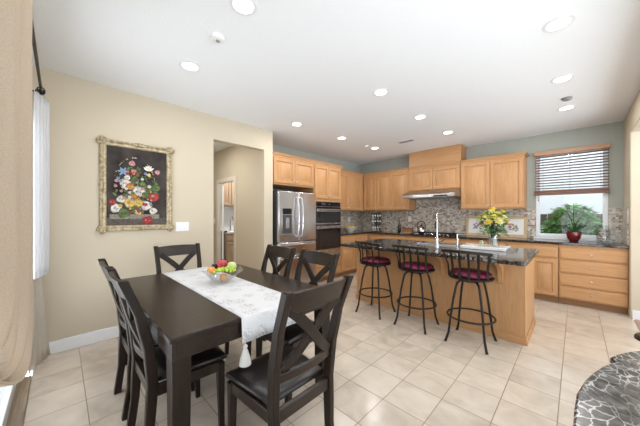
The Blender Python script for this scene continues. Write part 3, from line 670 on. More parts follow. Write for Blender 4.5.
# ================================================================== island
il = thing('kitchen_island', 'long maple kitchen island with bar overhang and panelled end', 'kitchen island', (-1.45, 3.78, 0))
O('body', MB().box(-2.52, -.37, 3.38, 4.17, 0, .874), M['maple'], il, bevel=0.003)
tr = MB(); tr.box(-2.53, -.36, 3.365, 3.38, 0, .075).box(-.37, -.352, 3.365, 4.18, 0, .035).box(-.37, -.36, 3.38, 4.17, 0, .075).box(-2.53, -2.52, 3.38, 4.17, 0, .075)
O('base_moulding', tr, M['maple_h'], il, bevel=0.004)
for x in (-2.30, -1.72, -1.17, -.58):
    mb = MB(); pr = [(3.38, .60), (3.355, .61), (3.335, .66), (3.33, .72), (3.30, .77), (3.22, .82), (3.15, .845), (3.13, .874), (3.38, .874)]
    mb.rings([[(x-.025, a, b) for a, b in pr], [(x+.025, a, b) for a, b in pr]]); O('corbel', mb, M['maple'], il, bevel=0.003)
for a, b in ((-2.50, -1.86), (-1.86, -1.14), (-1.14, -.39)):
    P = lambda u, v, d: (u, 4.17+d, v)
    for u0, u1 in ((a+.01, (a+b)/2-.003), ((a+b)/2+.003, b-.01)):
        mb = MB(); panel(mb, P, u0, u1, .12, .85); O('door', mb, M['maple'], il)
ic = MB()
X0_, X1_, Y0_, Y1_ = -2.535, -.32, 2.98, 4.24
hx0, hx1, hy0, hy1 = -1.80, -1.16, 3.66, 4.02
def rr(x0, x1, y0, y1, r, n=6):
    out = []
    for cx_, cy_, a0 in ((x1-r, y1-r, 0), (x0+r, y1-r, 90), (x0+r, y0+r, 180), (x1-r, y0+r, 270)):
        for i in range(n+1):
            a = math.radians(a0+90*i/n); out.append((cx_+r*math.cos(a), cy_+r*math.sin(a)))
    return out
outer = rr(X0_, X1_, Y0_, Y1_, .035); inner = rr(hx0, hx1, hy0, hy1, .03)
bm = ic.bm
lv = {}
for zz in (.875, .915):
    lv[zz] = ([bm.verts.new((x, y, zz)) for x, y in outer], [bm.verts.new((x, y, zz)) for x, y in inner])
for zz in (.875, .915):
    o_, i_ = lv[zz]; n = len(o_)
    for j in range(n): ic.face([o_[j], o_[(j+1) % n], i_[(j+1) % n], i_[j]])
for idx in (0, 1):
    a, b = lv[.875][idx], lv[.915][idx]; n = len(a)
    for j in range(n): ic.face([a[j], a[(j+1) % n], b[(j+1) % n], b[j]])
# trim the kitchen island's inside where the basin hangs
itop = tag(O('island_countertop', ic, M['granite'], bevel=0.006), 'black speckled granite countertop on the island', 'countertop')
sk = thing('kitchen_sink', 'stainless steel undermount sink in the island top', 'sink', (-1.48, 3.84, .876))
sb = MB(); a = rr(hx0+.004, hx1-.004, hy0+.004, hy1-.004, .03); b = rr(hx0+.01, hx1-.01, hy0+.01, hy1-.01, .04)
sb.rings([[(x, y, .912) for x, y in a], [(x, y, .885) for x, y in a], [(x, y, .8765) for x, y in b]], False, True)
O('basin', sb, M['steel_dark'], sk, solid=0.002)
O('drain', MB().lathe((-1.48, 3.84, .878), [(.04, 0), (.04, .003), (.02, .004)], 18), M['steel'], sk)
fc = thing('kitchen_faucet', 'tall chrome gooseneck faucet on the island, beside the sink', 'faucet', (-1.315, 3.54, .915))
O('base', MB().lathe((-1.315, 3.54, .915), [(.030, 0), (.030, .01), (.024, .02), (.022, .12), (.018, .125)], 20), M['chrome'], fc)
pts = [(-1.315, 3.54, 1.03), (-1.315, 3.54, 1.28)]
for i in range(1, 9):
    a = PI*i/8; pts.append((-1.315-.035*(1-math.cos(a)), 3.54+.085*(1-math.cos(a))*.9, 1.28+.085*math.sin(a)))
pts.append((pts[-1][0], pts[-1][1], 1.25))
O('spout', MB().tube(pts, .0115, 12), M['chrome'], fc)
q = pts[-1]; O('spray_head', MB().tube([(q[0], q[1], 1.26), (q[0], q[1], 1.16)], [.017, .02], 12), M['blackplastic'], fc)
O('lever', MB().tube([(-1.293, 3.54, .99), (-1.25, 3.52, 1.0), (-1.21, 3.51, 1.04)], [.009, .008, .006], 8), M['chrome'], fc)
sf = thing('soap_dispenser', 'short chrome soap dispenser right of the tall island faucet', 'soap dispenser', (-1.085, 3.60, .915))
O('base', MB().lathe((-1.085, 3.60, .915), [(.022, 0), (.022, .01), (.012, .02), (.011, .10), (.016, .105), (.016, .13), (.01, .135)], 16), M['chrome'], sf)
O('spout', MB().tube([(-1.085, 3.60, 1.04), (-1.085, 3.60, 1.10), (-1.07, 3.63, 1.105), (-1.05, 3.68, 1.09)], .008, 8), M['chrome'], sf)
ty = tag(O('serving_tray', MB().prism(rr(-1.08, -.585, 3.68, 4.02, .015), .916, .952), M['whiteceramic'], bevel=.005), 'thick white rectangular board lying on the island under the vase', 'tray')
# candle jar
cj = thing('candle_jar', 'small glass jar with pale yellow candle beside the flower vase', 'candle', (-.86, 3.80, .953))
O('jar', MB().lathe((-.86, 3.80, .953), [(.001, 0), (.028, 0), (.03, .07), (.028, .07), (.026, .006), (.001, .006)], 20, cap=False), M['bowlglass'], cj)
O('wax', MB().lathe((-.86, 3.80, .960), [(.025, 0), (.026, .035)], 18), plain('pale_yellow_wax', (.72, .70, .30), .5), cj)
# vase + bouquet
VX, VY, VZ = -.745, 3.86, .953
vs = thing('flower_vase', 'clear cut-glass vase on the white board', 'vase', (VX, VY, VZ))
O('vase_body', MB().lathe((VX, VY, VZ), [(.001, 0), (.062, 0), (.066, .02), (.05, .07), (.045, .12), (.06, .17), (.075, .20), (.071, .20), (.056, .17), (.041, .12), (.046, .07), (.058, .02), (.001, .01)], 24, cap=False), M['water'], vs)
O('water', MB().lathe((VX, VY, VZ+.012), [(.055, 0), (.056, .01), (.044, .06), (.038, .10)], 20), M['bowlglass'], vs)
bq = thing('flower_bouquet', 'bouquet of yellow flowers with green leaves in the glass vase', 'flowers', (VX, VY, VZ+.02))
sm = MB(); lm = MB()
yel = plain('yellow_petal', (.78, .60, .10), .55); ylt = plain('pale_yellow_petal', (.78, .72, .30), .55); ygr = plain('lime_bud', (.40, .42, .08), .6); org = plain('rust_bud', (.40, .16, .05), .6)
def bloom(c, r, mats):
    mb = MB(); up = (Vector(c)-Vector((VX, VY, 1.12))).normalized(); side = up.orthogonal().normalized(); oth = up.cross(side)
    for L_ in range(3):
        n = 9-2*L_
        for i in range(n):
            a = 2*PI*i/n+L_*.4; d = side*math.cos(a)+oth*math.sin(a)
            dd = (d*(1-.28*L_)+up*(.25+.4*L_)).normalized()
            mb.leaf(Vector(c)+up*.002*L_, dd, up, r*(1-.15*L_), r*.62, curl=.25)
    mb.ball(Vector(c)+up*.006, r*.35, 8, 6)
    return O('bloom', mb, mats, bq, smooth=60, fixn=False)
spots = [(-.09, -.02, 1.34), (.0, -.06, 1.38), (.06, -.02, 1.36), (-.03, .04, 1.40), (.11, -.03, 1.31), (-.13, -.05, 1.30), (.03, -.11, 1.32), (-.05, -.10, 1.31), (.09, .06, 1.38), (.0, .0, 1.41),
         (-.08, .07, 1.36), (.14, .0, 1.26), (-.02, -.13, 1.26), (.08, -.10, 1.27), (-.12, .0, 1.24)]
for i, (dx, dy, z) in enumerate(spots):
    # lean each one around the bouquet
    c_ = (VX+dx, VY+dy, z)
    bloom(c_, (.052, .058, .046)[i % 3], (yel, ylt, yel)[i % 3])
    sm.tube([(VX+dx*.1, VY+dy*.1, VZ+.02), (VX+dx*.2, VY+dy*.2, VZ+.16), (VX+dx*.6, VY+dy*.6, (VZ+.16+z)/2), c_], .003, 5)
for i in range(26):
    a = random.random()*2*PI; r = random.uniform(.03, .15); z = random.uniform(1.22, 1.42)-r*.3
    mb = MB(); c_ = (VX+r*math.cos(a), VY+r*math.sin(a), z); mb.ball(c_, random.uniform(.008, .014), 8, 6); O('bud', mb, random.choice((ygr, org, yel, ylt)), bq)
    sm.tube([(VX, VY, VZ+.16), c_], .002, 4)
for i in range(330):
    a = random.random()*2*PI; r = random.uniform(.02, .15); z = random.uniform(1.13, 1.40)-r*.25
    lm.leaf((VX+r*math.cos(a), VY+r*math.sin(a), z), (math.cos(a), math.sin(a), random.uniform(-.3, .8)), (0, 0, 1), random.uniform(.05, .09), random.uniform(.02, .035), mi=random.choice((0, 1, 1, 2)))
O('stems', sm, M['leafB'], bq); O('leaves', lm, [M['leafA'], M['leafB'], M['leafC']], bq, fixn=False, smooth=0)

# ================================================================== items on back counter
# framed print
fp = thing('framed_print', 'wide wood-framed floral print leaning on the mosaic backsplash behind the vase', 'picture', (-1.1, 5.83, .941))
mt = Matrix.Translation((-1.10, 5.80, .941)) @ Matrix.Rotation(math.radians(-6), 4, 'X')
f = MB(); W2, HH = .485, .385
f.box(-W2, W2, 0, .02, 0, .055, mat=mt).box(-W2, W2, 0, .02, HH-.045, HH, mat=mt).box(-W2, -W2+.045, 0, .02, .055, HH-.045, mat=mt).box(W2-.045, W2, 0, .02, .055, HH-.045, mat=mt)
O('frame', f, wood('pale_oak_frame', (.46, .32, .19), (.58, .43, .27), grain=(2, 2, 2)), fp, bevel=.003)
f = MB(); f.box(-W2+.045, W2-.045, .006, .016, .055, HH-.045, mat=mt)
cols = [(.45, .12, .22), (.30, .16, .40), (.60, .35, .12), (.20, .28, .14), (.14, .20, .36), (.55, .40, .45)]
for gx in (-.33, -.24, -.30, -.12, 0, .12, .24, .33, .28):
    for k in range(9):
        a = random.random()*2*PI; r = random.uniform(0, .035); s_ = random.uniform(.008, .020)
        px, pz = gx+r*math.cos(a), .19+random.uniform(-.05, .05)+r*math.sin(a)
        mi = 1+random.randrange(6)
        vs_ = [f.bm.verts.new(mt @ Vector((px+s_*math.cos(t*PI/4)*(1+.3*(t % 2)), .0055-.0001*k, pz+s_*math.sin(t*PI/4)))) for t in range(8)]
        f.face(vs_, mi)
O('print', f, [plain('white_print_paper', (.74, .73, .70), .5)]+[plain('print_ink', c_, .5) for c_ in cols], fp, smooth=0, fixn=False)
# plant pot
PX, PY = -.025, 5.62
pp = thing('potted_plant', 'leafy orchid with arching stems in a dark red pot at the window', 'potted plant', (PX, PY, .941))
O('pot', MB().lathe((PX, PY, .941), [(.045, 0), (.05, .004), (.075, .045), (.088, .10), (.086, .145), (.08, .145), (.08, .12), (.001, .12)], 28, cap=False), M['potred'], pp)
O('soil', MB().lathe((PX, PY, 1.062), [(.079, 0), (.06, .012), (.01, .016)], 20), M['soil'], pp)
l = MB()
for i in range(11):
    a = i*2.4; l.leaf((PX+.015*math.cos(a), PY+.015*math.sin(a), 1.07), (math.cos(a), math.sin(a)*.7, .9+.3*(i % 3)), (0, 0, 1), random.uniform(.14, .24), .045, mi=i % 2, curl=.35)
O('leaves', l, [M['leafB'], plain('dusky_leaf', (.07, .11, .06), .4)], pp, fixn=False, smooth=50)
s = MB()
s.tube([(PX, PY, 1.07), (PX-.005, PY, 1.30), (PX, PY, 1.53)], [.005, .004, .003], 6)
s.tube([(PX, PY, 1.07), (PX-.03, PY, 1.28), (PX-.09, PY-.01, 1.42), (PX-.17, PY-.02, 1.42), (PX-.24, PY-.03, 1.33), (PX-.27, PY-.03, 1.24)], [.004]*5+[.002], 6)
s.tube([(PX, PY, 1.07), (PX+.03, PY, 1.20), (PX+.08, PY, 1.32), (PX+.14, PY, 1.33)], [.004, .004, .003, .002], 6)
O('stem', s, M['stem'], pp)
# shell jar
JX, JY = .285, 5.60
jr = thing('shell_jar', 'glass jar of seashells on the counter, right of the dark red plant pot', 'jar', (JX, JY, .941))
O('jar', MB().lathe((JX, JY, .941), [(.001, 0), (.065, 0), (.075, .03), (.078, .14), (.06, .19), (.055, .235), (.068, .25), (.063, .25), (.051, .235), (.055, .19), (.073, .14), (.07, .03), (.001, .006)], 24, cap=False), M['bowlglass'], jr)
sh = MB()
for i in range(110):
    a = random.random()*2*PI; r = .048*random.random()**.5; z = .965+.165*random.random()
    m_ = Matrix.Rotation(random.random()*3, 4, 'X') @ Matrix.Rotation(random.random()*3, 4, 'Z')
    sh.ball((JX+r*math.cos(a), JY+r*math.sin(a), z), random.uniform(.010, .018), 7, 5, (1, .6, .8), mi=random.randrange(3), mat=m_)
tag(O('seashells', sh, [plain('cream_shell', (.48, .40, .31), .4), plain('tan_shell', (.28, .17, .11), .4), plain('white_shell', (.66, .62, .56), .4)], smooth=60), 'pile of cream and tan seashells inside the glass jar', 'seashells', kind='stuff')
# kettle
KX, KY, KZ = -2.41, 5.59, .981
kt = thing('kettle', 'polished steel kettle with black arched handle on the cooktop', 'kettle', (KX, KY, KZ))
O('body', MB().lathe((KX, KY, KZ), [(.075, 0), (.088, .01), (.088, .05), (.07, .10), (.035, .135), (.03, .14)], 28), M['chrome'], kt)
O('lid', MB().lathe((KX, KY, KZ+.14), [(.032, 0), (.02, .01), (.008, .014), (.012, .03), (.006, .04)], 18), M['blackplastic'], kt)
O('handle', MB().tube([(KX-.08, KY, KZ+.07), (KX-.095, KY, KZ+.14), (KX-.06, KY, KZ+.215), (KX, KY, KZ+.235), (KX+.06, KY, KZ+.215), (KX+.095, KY, KZ+.14), (KX+.08, KY, KZ+.07)], .010, 8), M['blackplastic'], kt)
O('spout', MB().tube([(KX+.05, KY-.05, KZ+.06), (KX+.075, KY-.075, KZ+.10), (KX+.09, KY-.09, KZ+.13)], [.018, .013, .009], 10), M['chrome'], kt)
# dark bottle
bt = thing('oil_bottle', 'slim dark glass bottle standing left of the wooden box', 'bottle', (-2.97, 5.66, .941))
O('bottle_body', MB().lathe((-2.97, 5.66, .941), [(.032, 0), (.035, .01), (.035, .17), (.014, .22), (.013, .27)], 20), plain('dark_green_glass', (.012, .018, .010), .08), bt)
O('cap', MB().lathe((-2.97, 5.66, 1.211), [(.015, 0), (.015, .025), (.012, .027)], 14), M['blackplastic'], bt)
bx_ = thing('wooden_box', 'low reddish wooden box on a pale board left of the kettle', 'box', (-2.76, 5.66, .941))
O('box_body', MB().box(-2.87, -2.65, 5.60, 5.72, .956, 1.035), wood('red_oak_box', (.26, .10, .045), (.38, .17, .08), grain=(1.2, 8, 14)), bx_, bevel=.004)
O('lid', MB().box(-2.875, -2.645, 5.595, 5.725, 1.036, 1.055), M['walnut'], bx_, bevel=.004)
O('board', MB().box(-2.90, -2.62, 5.585, 5.735, .941, .955), wood('pale_board', (.5, .36, .22), (.62, .48, .3), grain=(1.2, 8, 14)), bx_, bevel=.003)
cu = tag(O('white_canister', MB().lathe((-2.60+.02, 5.755, .949), [(.034, 0), (.038, .004), (.038, .09), (.034, .095), (.010, .098), (.012, .112), (.004, .115)], 20), M['whiteceramic']), 'small white lidded canister between the wooden box and kettle', 'canister')
# coffee station (spice rack)
cm = thing('spice_carousel', 'black spice rack with stacked rows of jars in the back corner', 'spice rack', (-3.56, 5.60, .941))
O('rack', MB().box(-3.67, -3.45, 5.52, 5.68, .941, .955).box(-3.67, -3.45, 5.52, 5.68, 1.10, 1.11).box(-3.67, -3.45, 5.52, 5.68, 1.235, 1.245).box(-3.575, -3.545, 5.585, 5.615, .955, 1.40).box(-3.67, -3.45, 5.52, 5.68, 1.385, 1.40), M['blackplastic'], cm, bevel=.003)
for zz in (.955, 1.11, 1.245):
    for i in range(3):
        for sy_ in (0, 1):
            x = -3.63+i*.07; yy = 5.55+sy_*.10
            j = O('spice_jar', MB().lathe((x, yy, zz), [(.022, 0), (.022, .075), (.018, .08)], 12), plain('spice', random.choice([(.05, .04, .03), (.30, .26, .20), (.10, .12, .05), (.42, .40, .36)]), .25), cm)
            O('lid', MB().lathe((x, yy, zz+.08), [(.022, 0), (.022, .02)], 12), M['chrome'], j)
# bowl of lemons
LX, LY = -3.93, 5.0
tag(O('white_bowl', MB().lathe((LX, LY, .941), [(.001, 0), (.07, 0), (.075, .01), (.13, .05), (.165, .105), (.158, .105), (.12, .055), (.07, .018), (.001, .014)], 28, cap=False), M['whiteceramic']), 'white bowl of lemons on the left counter beside the ovens', 'bowl')
lem = None
lp = [(.0, .0, .05), (.07, .02, .065), (-.07, .02, .065), (.02, .075, .065), (-.01, -.075, .065), (.075, -.06, .078), (-.07, -.06, .078), (.075, .065, .10), (-.07, .07, .10), (.035, .03, .12), (-.04, .02, .12), (.0, -.04, .12), (.04, -.09, .115), (0, .09, .12), (.1, 0, .12), (-.105, -.01, .115)]
lemm = plain('lemon_peel', (.80, .52, .03), .4, bump=.2, bscale=150)
lem = None
for i, (dx, dy, dz) in enumerate(lp):
    pos = (LX+dx, LY+dy, .941+dz)
    if lem is None:
        mb = MB()
        mb.rings([[(rr_*math.cos(t*PI/6), rr_*math.sin(t*PI/6), x_) for t in range(12)] for x_, rr_ in ((-.044, .004), (-.036, .011), (-.026, .024), (-.010, .031), (.010, .031), (.026, .024), (.036, .011), (.044, .004))])
        bmesh.ops.scale(mb.bm, vec=(.8, .8, .8), verts=mb.bm.verts); lem = O('lemon', mb, lemm, at=(0, 0, 0)); o = lem
    else: o = lem.copy(); COL.objects.link(o)
    o.location = pos; o.rotation_euler = (1.4+.3*math.sin(i*2.1), .3*math.cos(i), i*1.3)
    tag(o, 'yellow lemon heaped in the white bowl on the left counter', 'lemon', 'lemons in the white bowl')
# outlets
def plate(label, face, a, b, z0, z1, at_, slots=2, cat='outlet', nm='outlet_cover'):
    r = thing(nm, label, cat, (((a+b)/2, at_, z0) if face == 'B' else (at_, (a+b)/2, z0)))
    mb = MB(); (mb.box(a, b, at_-.006, at_, z0, z1) if face == 'B' else mb.box(at_, at_+.006, a, b, z0, z1)); O('plate', mb, M['white'], r, bevel=.002)
    for i in range(slots):
        u = a+(b-a)*(i+.5)/slots; w_ = min(.016, (b-a)/slots*.3); mb = MB(); zc = (z0+z1)/2
        (mb.box(u-w_, u+w_, at_-.009, at_-.006, zc-.032, zc+.032) if face == 'B' else mb.box(at_+.006, at_+.009, u-w_, u+w_, zc-.032, zc+.032)); O('rocker', mb, M['trim'], r, bevel=.001)
plate('white outlet plate on the mosaic left of the range hood', 'B', -2.85, -2.77, 1.20, 1.32, BY-.012, 1)
plate('white outlet plate on the left mosaic wall above the lemon bowl', 'L', 5.33, 5.41, 1.18, 1.30, -4.247, 1)
plate('white triple light switch plate right of the gold-framed painting', 'L', 1.03, 1.19, 1.14, 1.255, BX, 3, 'light switch', 'light_switch')
plate('white switch plate in the hallway left of the laundry door', 'B', -5.80, -5.72, 1.16, 1.28, 2.44, 1, 'light switch', 'light_switch')

# ================================================================== laundry
cabinet('laundry_wall_cabinet', 'brown wall cabinets seen through the laundry doorway', 'cabinet', 'L', 2.60, 4.15, 1.58, 2.35, -6.30, -6.62, pair(2.62, 3.10, 1.60, 2.33)+pair(3.10, 3.58, 1.60, 2.33)+pair(3.58, 4.06, 1.60, 2.33), mat='laundry')
cabinet('laundry_base_cabinet', 'brown base cabinet under the white laundry counter', 'cabinet', 'L', 2.84, 4.15, 0, .90, -6.02, -6.61,
        [('drawer', 2.86, 3.24, .72, .86, None), ('drawer', 3.26, 3.64, .72, .86, None), ('door', 2.86, 3.24, .12, .69, (3.2, .6)), ('door', 3.26, 3.64, .12, .69, (3.3, .6))], toe=True, mat='laundry')
tag(O('laundry_countertop', MB().box(-6.615, -5.99, 2.83, 4.16, .901, .95), M['whiteceramic'], bevel=.004), 'white counter with backsplash in the laundry room', 'countertop')
lfz = thing('laundry_faucet', 'chrome gooseneck faucet on the white laundry counter', 'faucet', (-6.40, 3.13, .951))
O('base', MB().lathe((-6.40, 3.13, .951), [(.03, 0), (.03, .01), (.02, .03)], 14), M['chrome'], lfz)
O('spout', MB().tube([(-6.40, 3.13, .97), (-6.40, 3.13, 1.18), (-6.37, 3.13, 1.27), (-6.30, 3.13, 1.30), (-6.24, 3.13, 1.26), (-6.22, 3.13, 1.20)], .013, 10), M['chrome'], lfz)

# ================================================================== painting
FR_Y0, FR_Y1, FR_Z0, FR_Z1 = .28, 1.0, 1.157, 2.175
pt = thing('framed_painting', 'ornate gold-framed floral still life painting on the beige wall', 'painting', (BX, .64, FR_Z0))
def rect(o_, x): return [(x, FR_Y0+o_, FR_Z0+o_), (x, FR_Y1-o_, FR_Z0+o_), (x, FR_Y1-o_, FR_Z1-o_), (x, FR_Y0+o_, FR_Z1-o_)]
fm = MB()
prof = [(0.012, 0), (0.012, .018), (.018, .03), (.028, .034), (.036, .028), (.044, .022), (.052, .026), (.060, .024), (.070, .014), (.074, .010), (.074, .004)]
fm.rings([rect(o_, BX+d) for o_, d in prof], True, False)
for (yy, zz, ang) in [(FR_Y0, FR_Z0, 45), (FR_Y1, FR_Z0, 135), (FR_Y1, FR_Z1, 225), (FR_Y0, FR_Z1, 315)]:
    a = math.radians(ang); cy_, cz_ = yy+.045*math.cos(a), zz+.045*math.sin(a)
    for k in range(7):
        b_ = a+math.radians(-135+45*k); fm.ball((BX+.026, cy_+.032*math.cos(b_), cz_+.032*math.sin(b_)), .017, 8, 6, (.9, 1, 1))
    fm.ball((BX+.03, cy_, cz_), .026, 10, 7, (.8, 1, 1))
for (yy, zz, hor) in [(.64, FR_Z0+.03, 1), (.64, FR_Z1-.03, 1), (FR_Y0+.03, 1.666, 0), (FR_Y1-.03, 1.666, 0)]:
    for k in range(-2, 3):
        dy, dz = (k*.027, 0) if hor else (0, k*.027)
        fm.ball((BX+.028, yy+dy, zz+dz), .026-.005*abs(k), 8, 6, (.8, 1, 1))
for k in range(1, 40):    # beaded inner edge
    zz = FR_Z0+.05+(FR_Z1-FR_Z0-.1)*k/40
    for yy in (FR_Y0+.052, FR_Y1-.052): fm.ball((BX+.020, yy, zz), .0065, 6, 4)
for k in range(1, 28):
    yy = FR_Y0+.05+(FR_Y1-FR_Y0-.1)*k/28
    for zz in (FR_Z0+.052, FR_Z1-.052): fm.ball((BX+.020, yy, zz), .0065, 6, 4)
O('frame', fm, M['gilt'], pt, smooth=50)
# canvas with the painted bouquet
cv = MB(); PC = [(.012, .011, .010), (.70, .66, .60), (.60, .42, .12), (.50, .20, .06), (.38, .05, .05), (.55, .28, .28), (.22, .30, .46), (.07, .12, .05), (.13, .18, .07), (.22, .20, .17), (.10, .085, .07), (.16, .09, .04)]
mats = [None]+[plain('oil_paint', c_, .7, var=.35, vscale=70, spec=.15) for c_ in PC[1:]]
m, N, L, b = new_mat('dark_painted_ground'); tc = N.new('ShaderNodeNewGeometry'); sp = N.new('ShaderNodeSeparateXYZ'); L.new(tc.outputs['Position'], sp.inputs[0])
n = N.new('ShaderNodeTexNoise'); n.inputs['Scale'].default_value = 5; L.new(tc.outputs['Position'], n.inputs['Vector'])
r = N.new('ShaderNodeValToRGB'); r.color_ramp.elements[0].position = .3; r.color_ramp.elements[0].color = (.020, .016, .014, 1); r.color_ramp.elements[1].position = .7; r.color_ramp.elements[1].color = (.070, .060, .054, 1)
L.new(n.outputs['Fac'], r.inputs['Fac']); L.new(r.outputs['Color'], b.inputs['Base Color']); b.inputs['Roughness'].default_value = .75; b.inputs['Specular IOR Level'].default_value = .15; mats[0] = m
cx0 = BX+.006; cv.box(BX+.002, cx0, FR_Y0+.07, FR_Y1-.07, FR_Z0+.07, FR_Z1-.07)
def U(u): return FR_Y0+.07+(FR_Y1-FR_Y0-.14)*u
def Vv(v): return FR_Z1-.07-(FR_Z1-FR_Z0-.14)*v
lay = [0]
def blob(u, v, r, mi, n=9, sq=1.0, wob=.18, rot=0):
    lay[0] += 1; x = cx0+.0002+.00001*lay[0]; ph = random.random()*6
    vs_ = []
    for t in range(n):
        a = 2*PI*t/n; rad = r*(1+wob*math.sin(3*a+ph)); p, q = rad*math.cos(a), rad*math.sin(a)*sq
        vs_.append(cv.bm.verts.new((x, U(u)+p*math.cos(rot)-q*math.sin(rot), Vv(v)+p*math.sin(rot)+q*math.cos(rot))))
    cv.face(vs_, mi)
def quadp(u0, u1, v0, v1, mi):
    lay[0] += 1; x = cx0+.0002+.00001*lay[0]
    cv.face([cv.bm.verts.new((x, U(a), Vv(b_))) for a, b_ in ((u0, v0), (u1, v0), (u1, v1), (u0, v1))], mi)
quadp(0.0, 1.0, .90, 1.0, 10); quadp(0.05, .86, .855, .915, 9)
for i in range(170):
    a = random.random()*2*PI; r = random.random()**.6; blob(.47+.36*r*math.cos(a), .52+.30*r*math.sin(a), random.uniform(.010, .028), random.choice((7, 7, 8, 8, 11)), sq=.45, rot=random.random()*3)
for i in range(22):
    a = random.uniform(.1, 3.0); blob(.45+.33*math.cos(a), .45-.33*math.sin(a), .006, random.choice((1, 5, 8, 2)), 6)
blob(.50, .80, .055, 11, sq=1.1); blob(.50, .84, .03, 2, sq=.6)
SH = {}
def shade(mi, k):
    """a lighter or darker paint of the same hue"""
    if (mi, k) not in SH:
        c_ = PC[mi]; mats.append(plain('oil_paint', tuple(min(1, q_*k) for q_ in c_), .7, spec=.15)); SH[(mi, k)] = len(mats)-1
    return SH[(mi, k)]
def rose(u, v, r, mi, m2):
    r *= 1.22; u = .47+(u-.47)*1.08; v = .56+(v-.56)*1.04
    blob(u, v, r, shade(mi, .55), 12, wob=.12)
    for k in range(9):
        a = 2*PI*k/9+random.random(); q_ = r*.62
        blob(u+q_*1.25*math.cos(a)/.72, v+q_*math.sin(a)/1.0, r*.40, shade(mi, random.choice((.7, .9, 1.0))), sq=.6, rot=-a+PI/2)
    for k in range(6):
        a = 2*PI*k/6+.4; q_ = r*.3
        blob(u+q_*1.25*math.cos(a)/.72, v+q_*math.sin(a), r*.28, shade(mi, random.choice((.6, 1.0))) if k % 3 else shade(m2, .8), sq=.55, rot=-a+PI/2)
for f_ in [(.50, .56, .052, 1, 9), (.30, .47, .045, 1, 5), (.37, .50, .034, 3, 2), (.37, .70, .048, 2, 3), (.62, .73, .046, 1, 5), (.24, .66, .034, 1, 9), (.17, .77, .042, 1, 6), (.74, .62, .046, 4, 3), (.50, .70, .040, 2, 3), (.28, .83, .045, 8, 7), (.73, .80, .034, 1, 8), (.64, .92, .042, 4, 5), (.12, .70, .028, 4, 5), (.42, .32, .026, 4, 5), (.40, .21, .026, 5, 4), (.80, .29, .024, 5, 1), (.78, .50, .035, 8, 7), (.60, .60, .03, 8, 7), (.42, .62, .028, 3, 2), (.56, .46, .028, 8, 2), (.33, .39, .024, 1, 5)]: rose(*f_)
for i in range(60):
    a = random.random()*2*PI; r = random.random()**.5; rose(.47+.34*r*math.cos(a), .56+.27*r*math.sin(a), random.uniform(.008, .016), random.choice((1, 2, 4, 5, 6, 3, 8, 8)), 7)
for k in range(6):
    a = k*PI/3; blob(.25+.045*math.cos(a), .31+.028*math.sin(a), .024, 6, sq=.45, rot=-a)
for k in range(5):
    a = math.radians(35+28*k); blob(.67+.05*math.cos(a), .28-.045*math.sin(a), .032, 1, sq=.38, rot=a)
blob(.67, .33, .02, 2)
O('canvas', cv, mats, pt, smooth=0, fixn=False)

# ================================================================== dining set
TX0, TX1, TY0, TY1 = -2.95, -1.35, .36, 1.50
tb = thing('dining_table', 'dark espresso rectangular dining table', 'table', ((TX0+TX1)/2, (TY0+TY1)/2, 0))
O('tabletop', MB().box(TX0, TX1, TY0, TY1, .732, .76), M['espresso'], tb, bevel=.005)
O('apron', MB().box(TX0+.012, TX1-.012, TY0+.012, TY0+.035, .64, .732).box(TX0+.012, TX1-.012, TY1-.035, TY1-.012, .64, .732).box(TX0+.012, TX0+.035, TY0+.035, TY1-.035, .64, .732).box(TX1-.035, TX1-.012, TY0+.035, TY1-.035, .64, .732), M['espresso'], tb, bevel=.003)
for x in (TX0+.012, TX1-.105):
    for yy in (TY0+.012, TY1-.105):
        O('leg', MB().rings([[(x+.008, yy+.008, 0), (x+.085, yy+.008, 0), (x+.085, yy+.085, 0), (x+.008, yy+.085, 0)], [(x, yy, .731), (x+.093, yy, .731), (x+.093, yy+.093, .731), (x, yy+.093, .731)]]), M['espresso_v'], tb, bevel=.004)

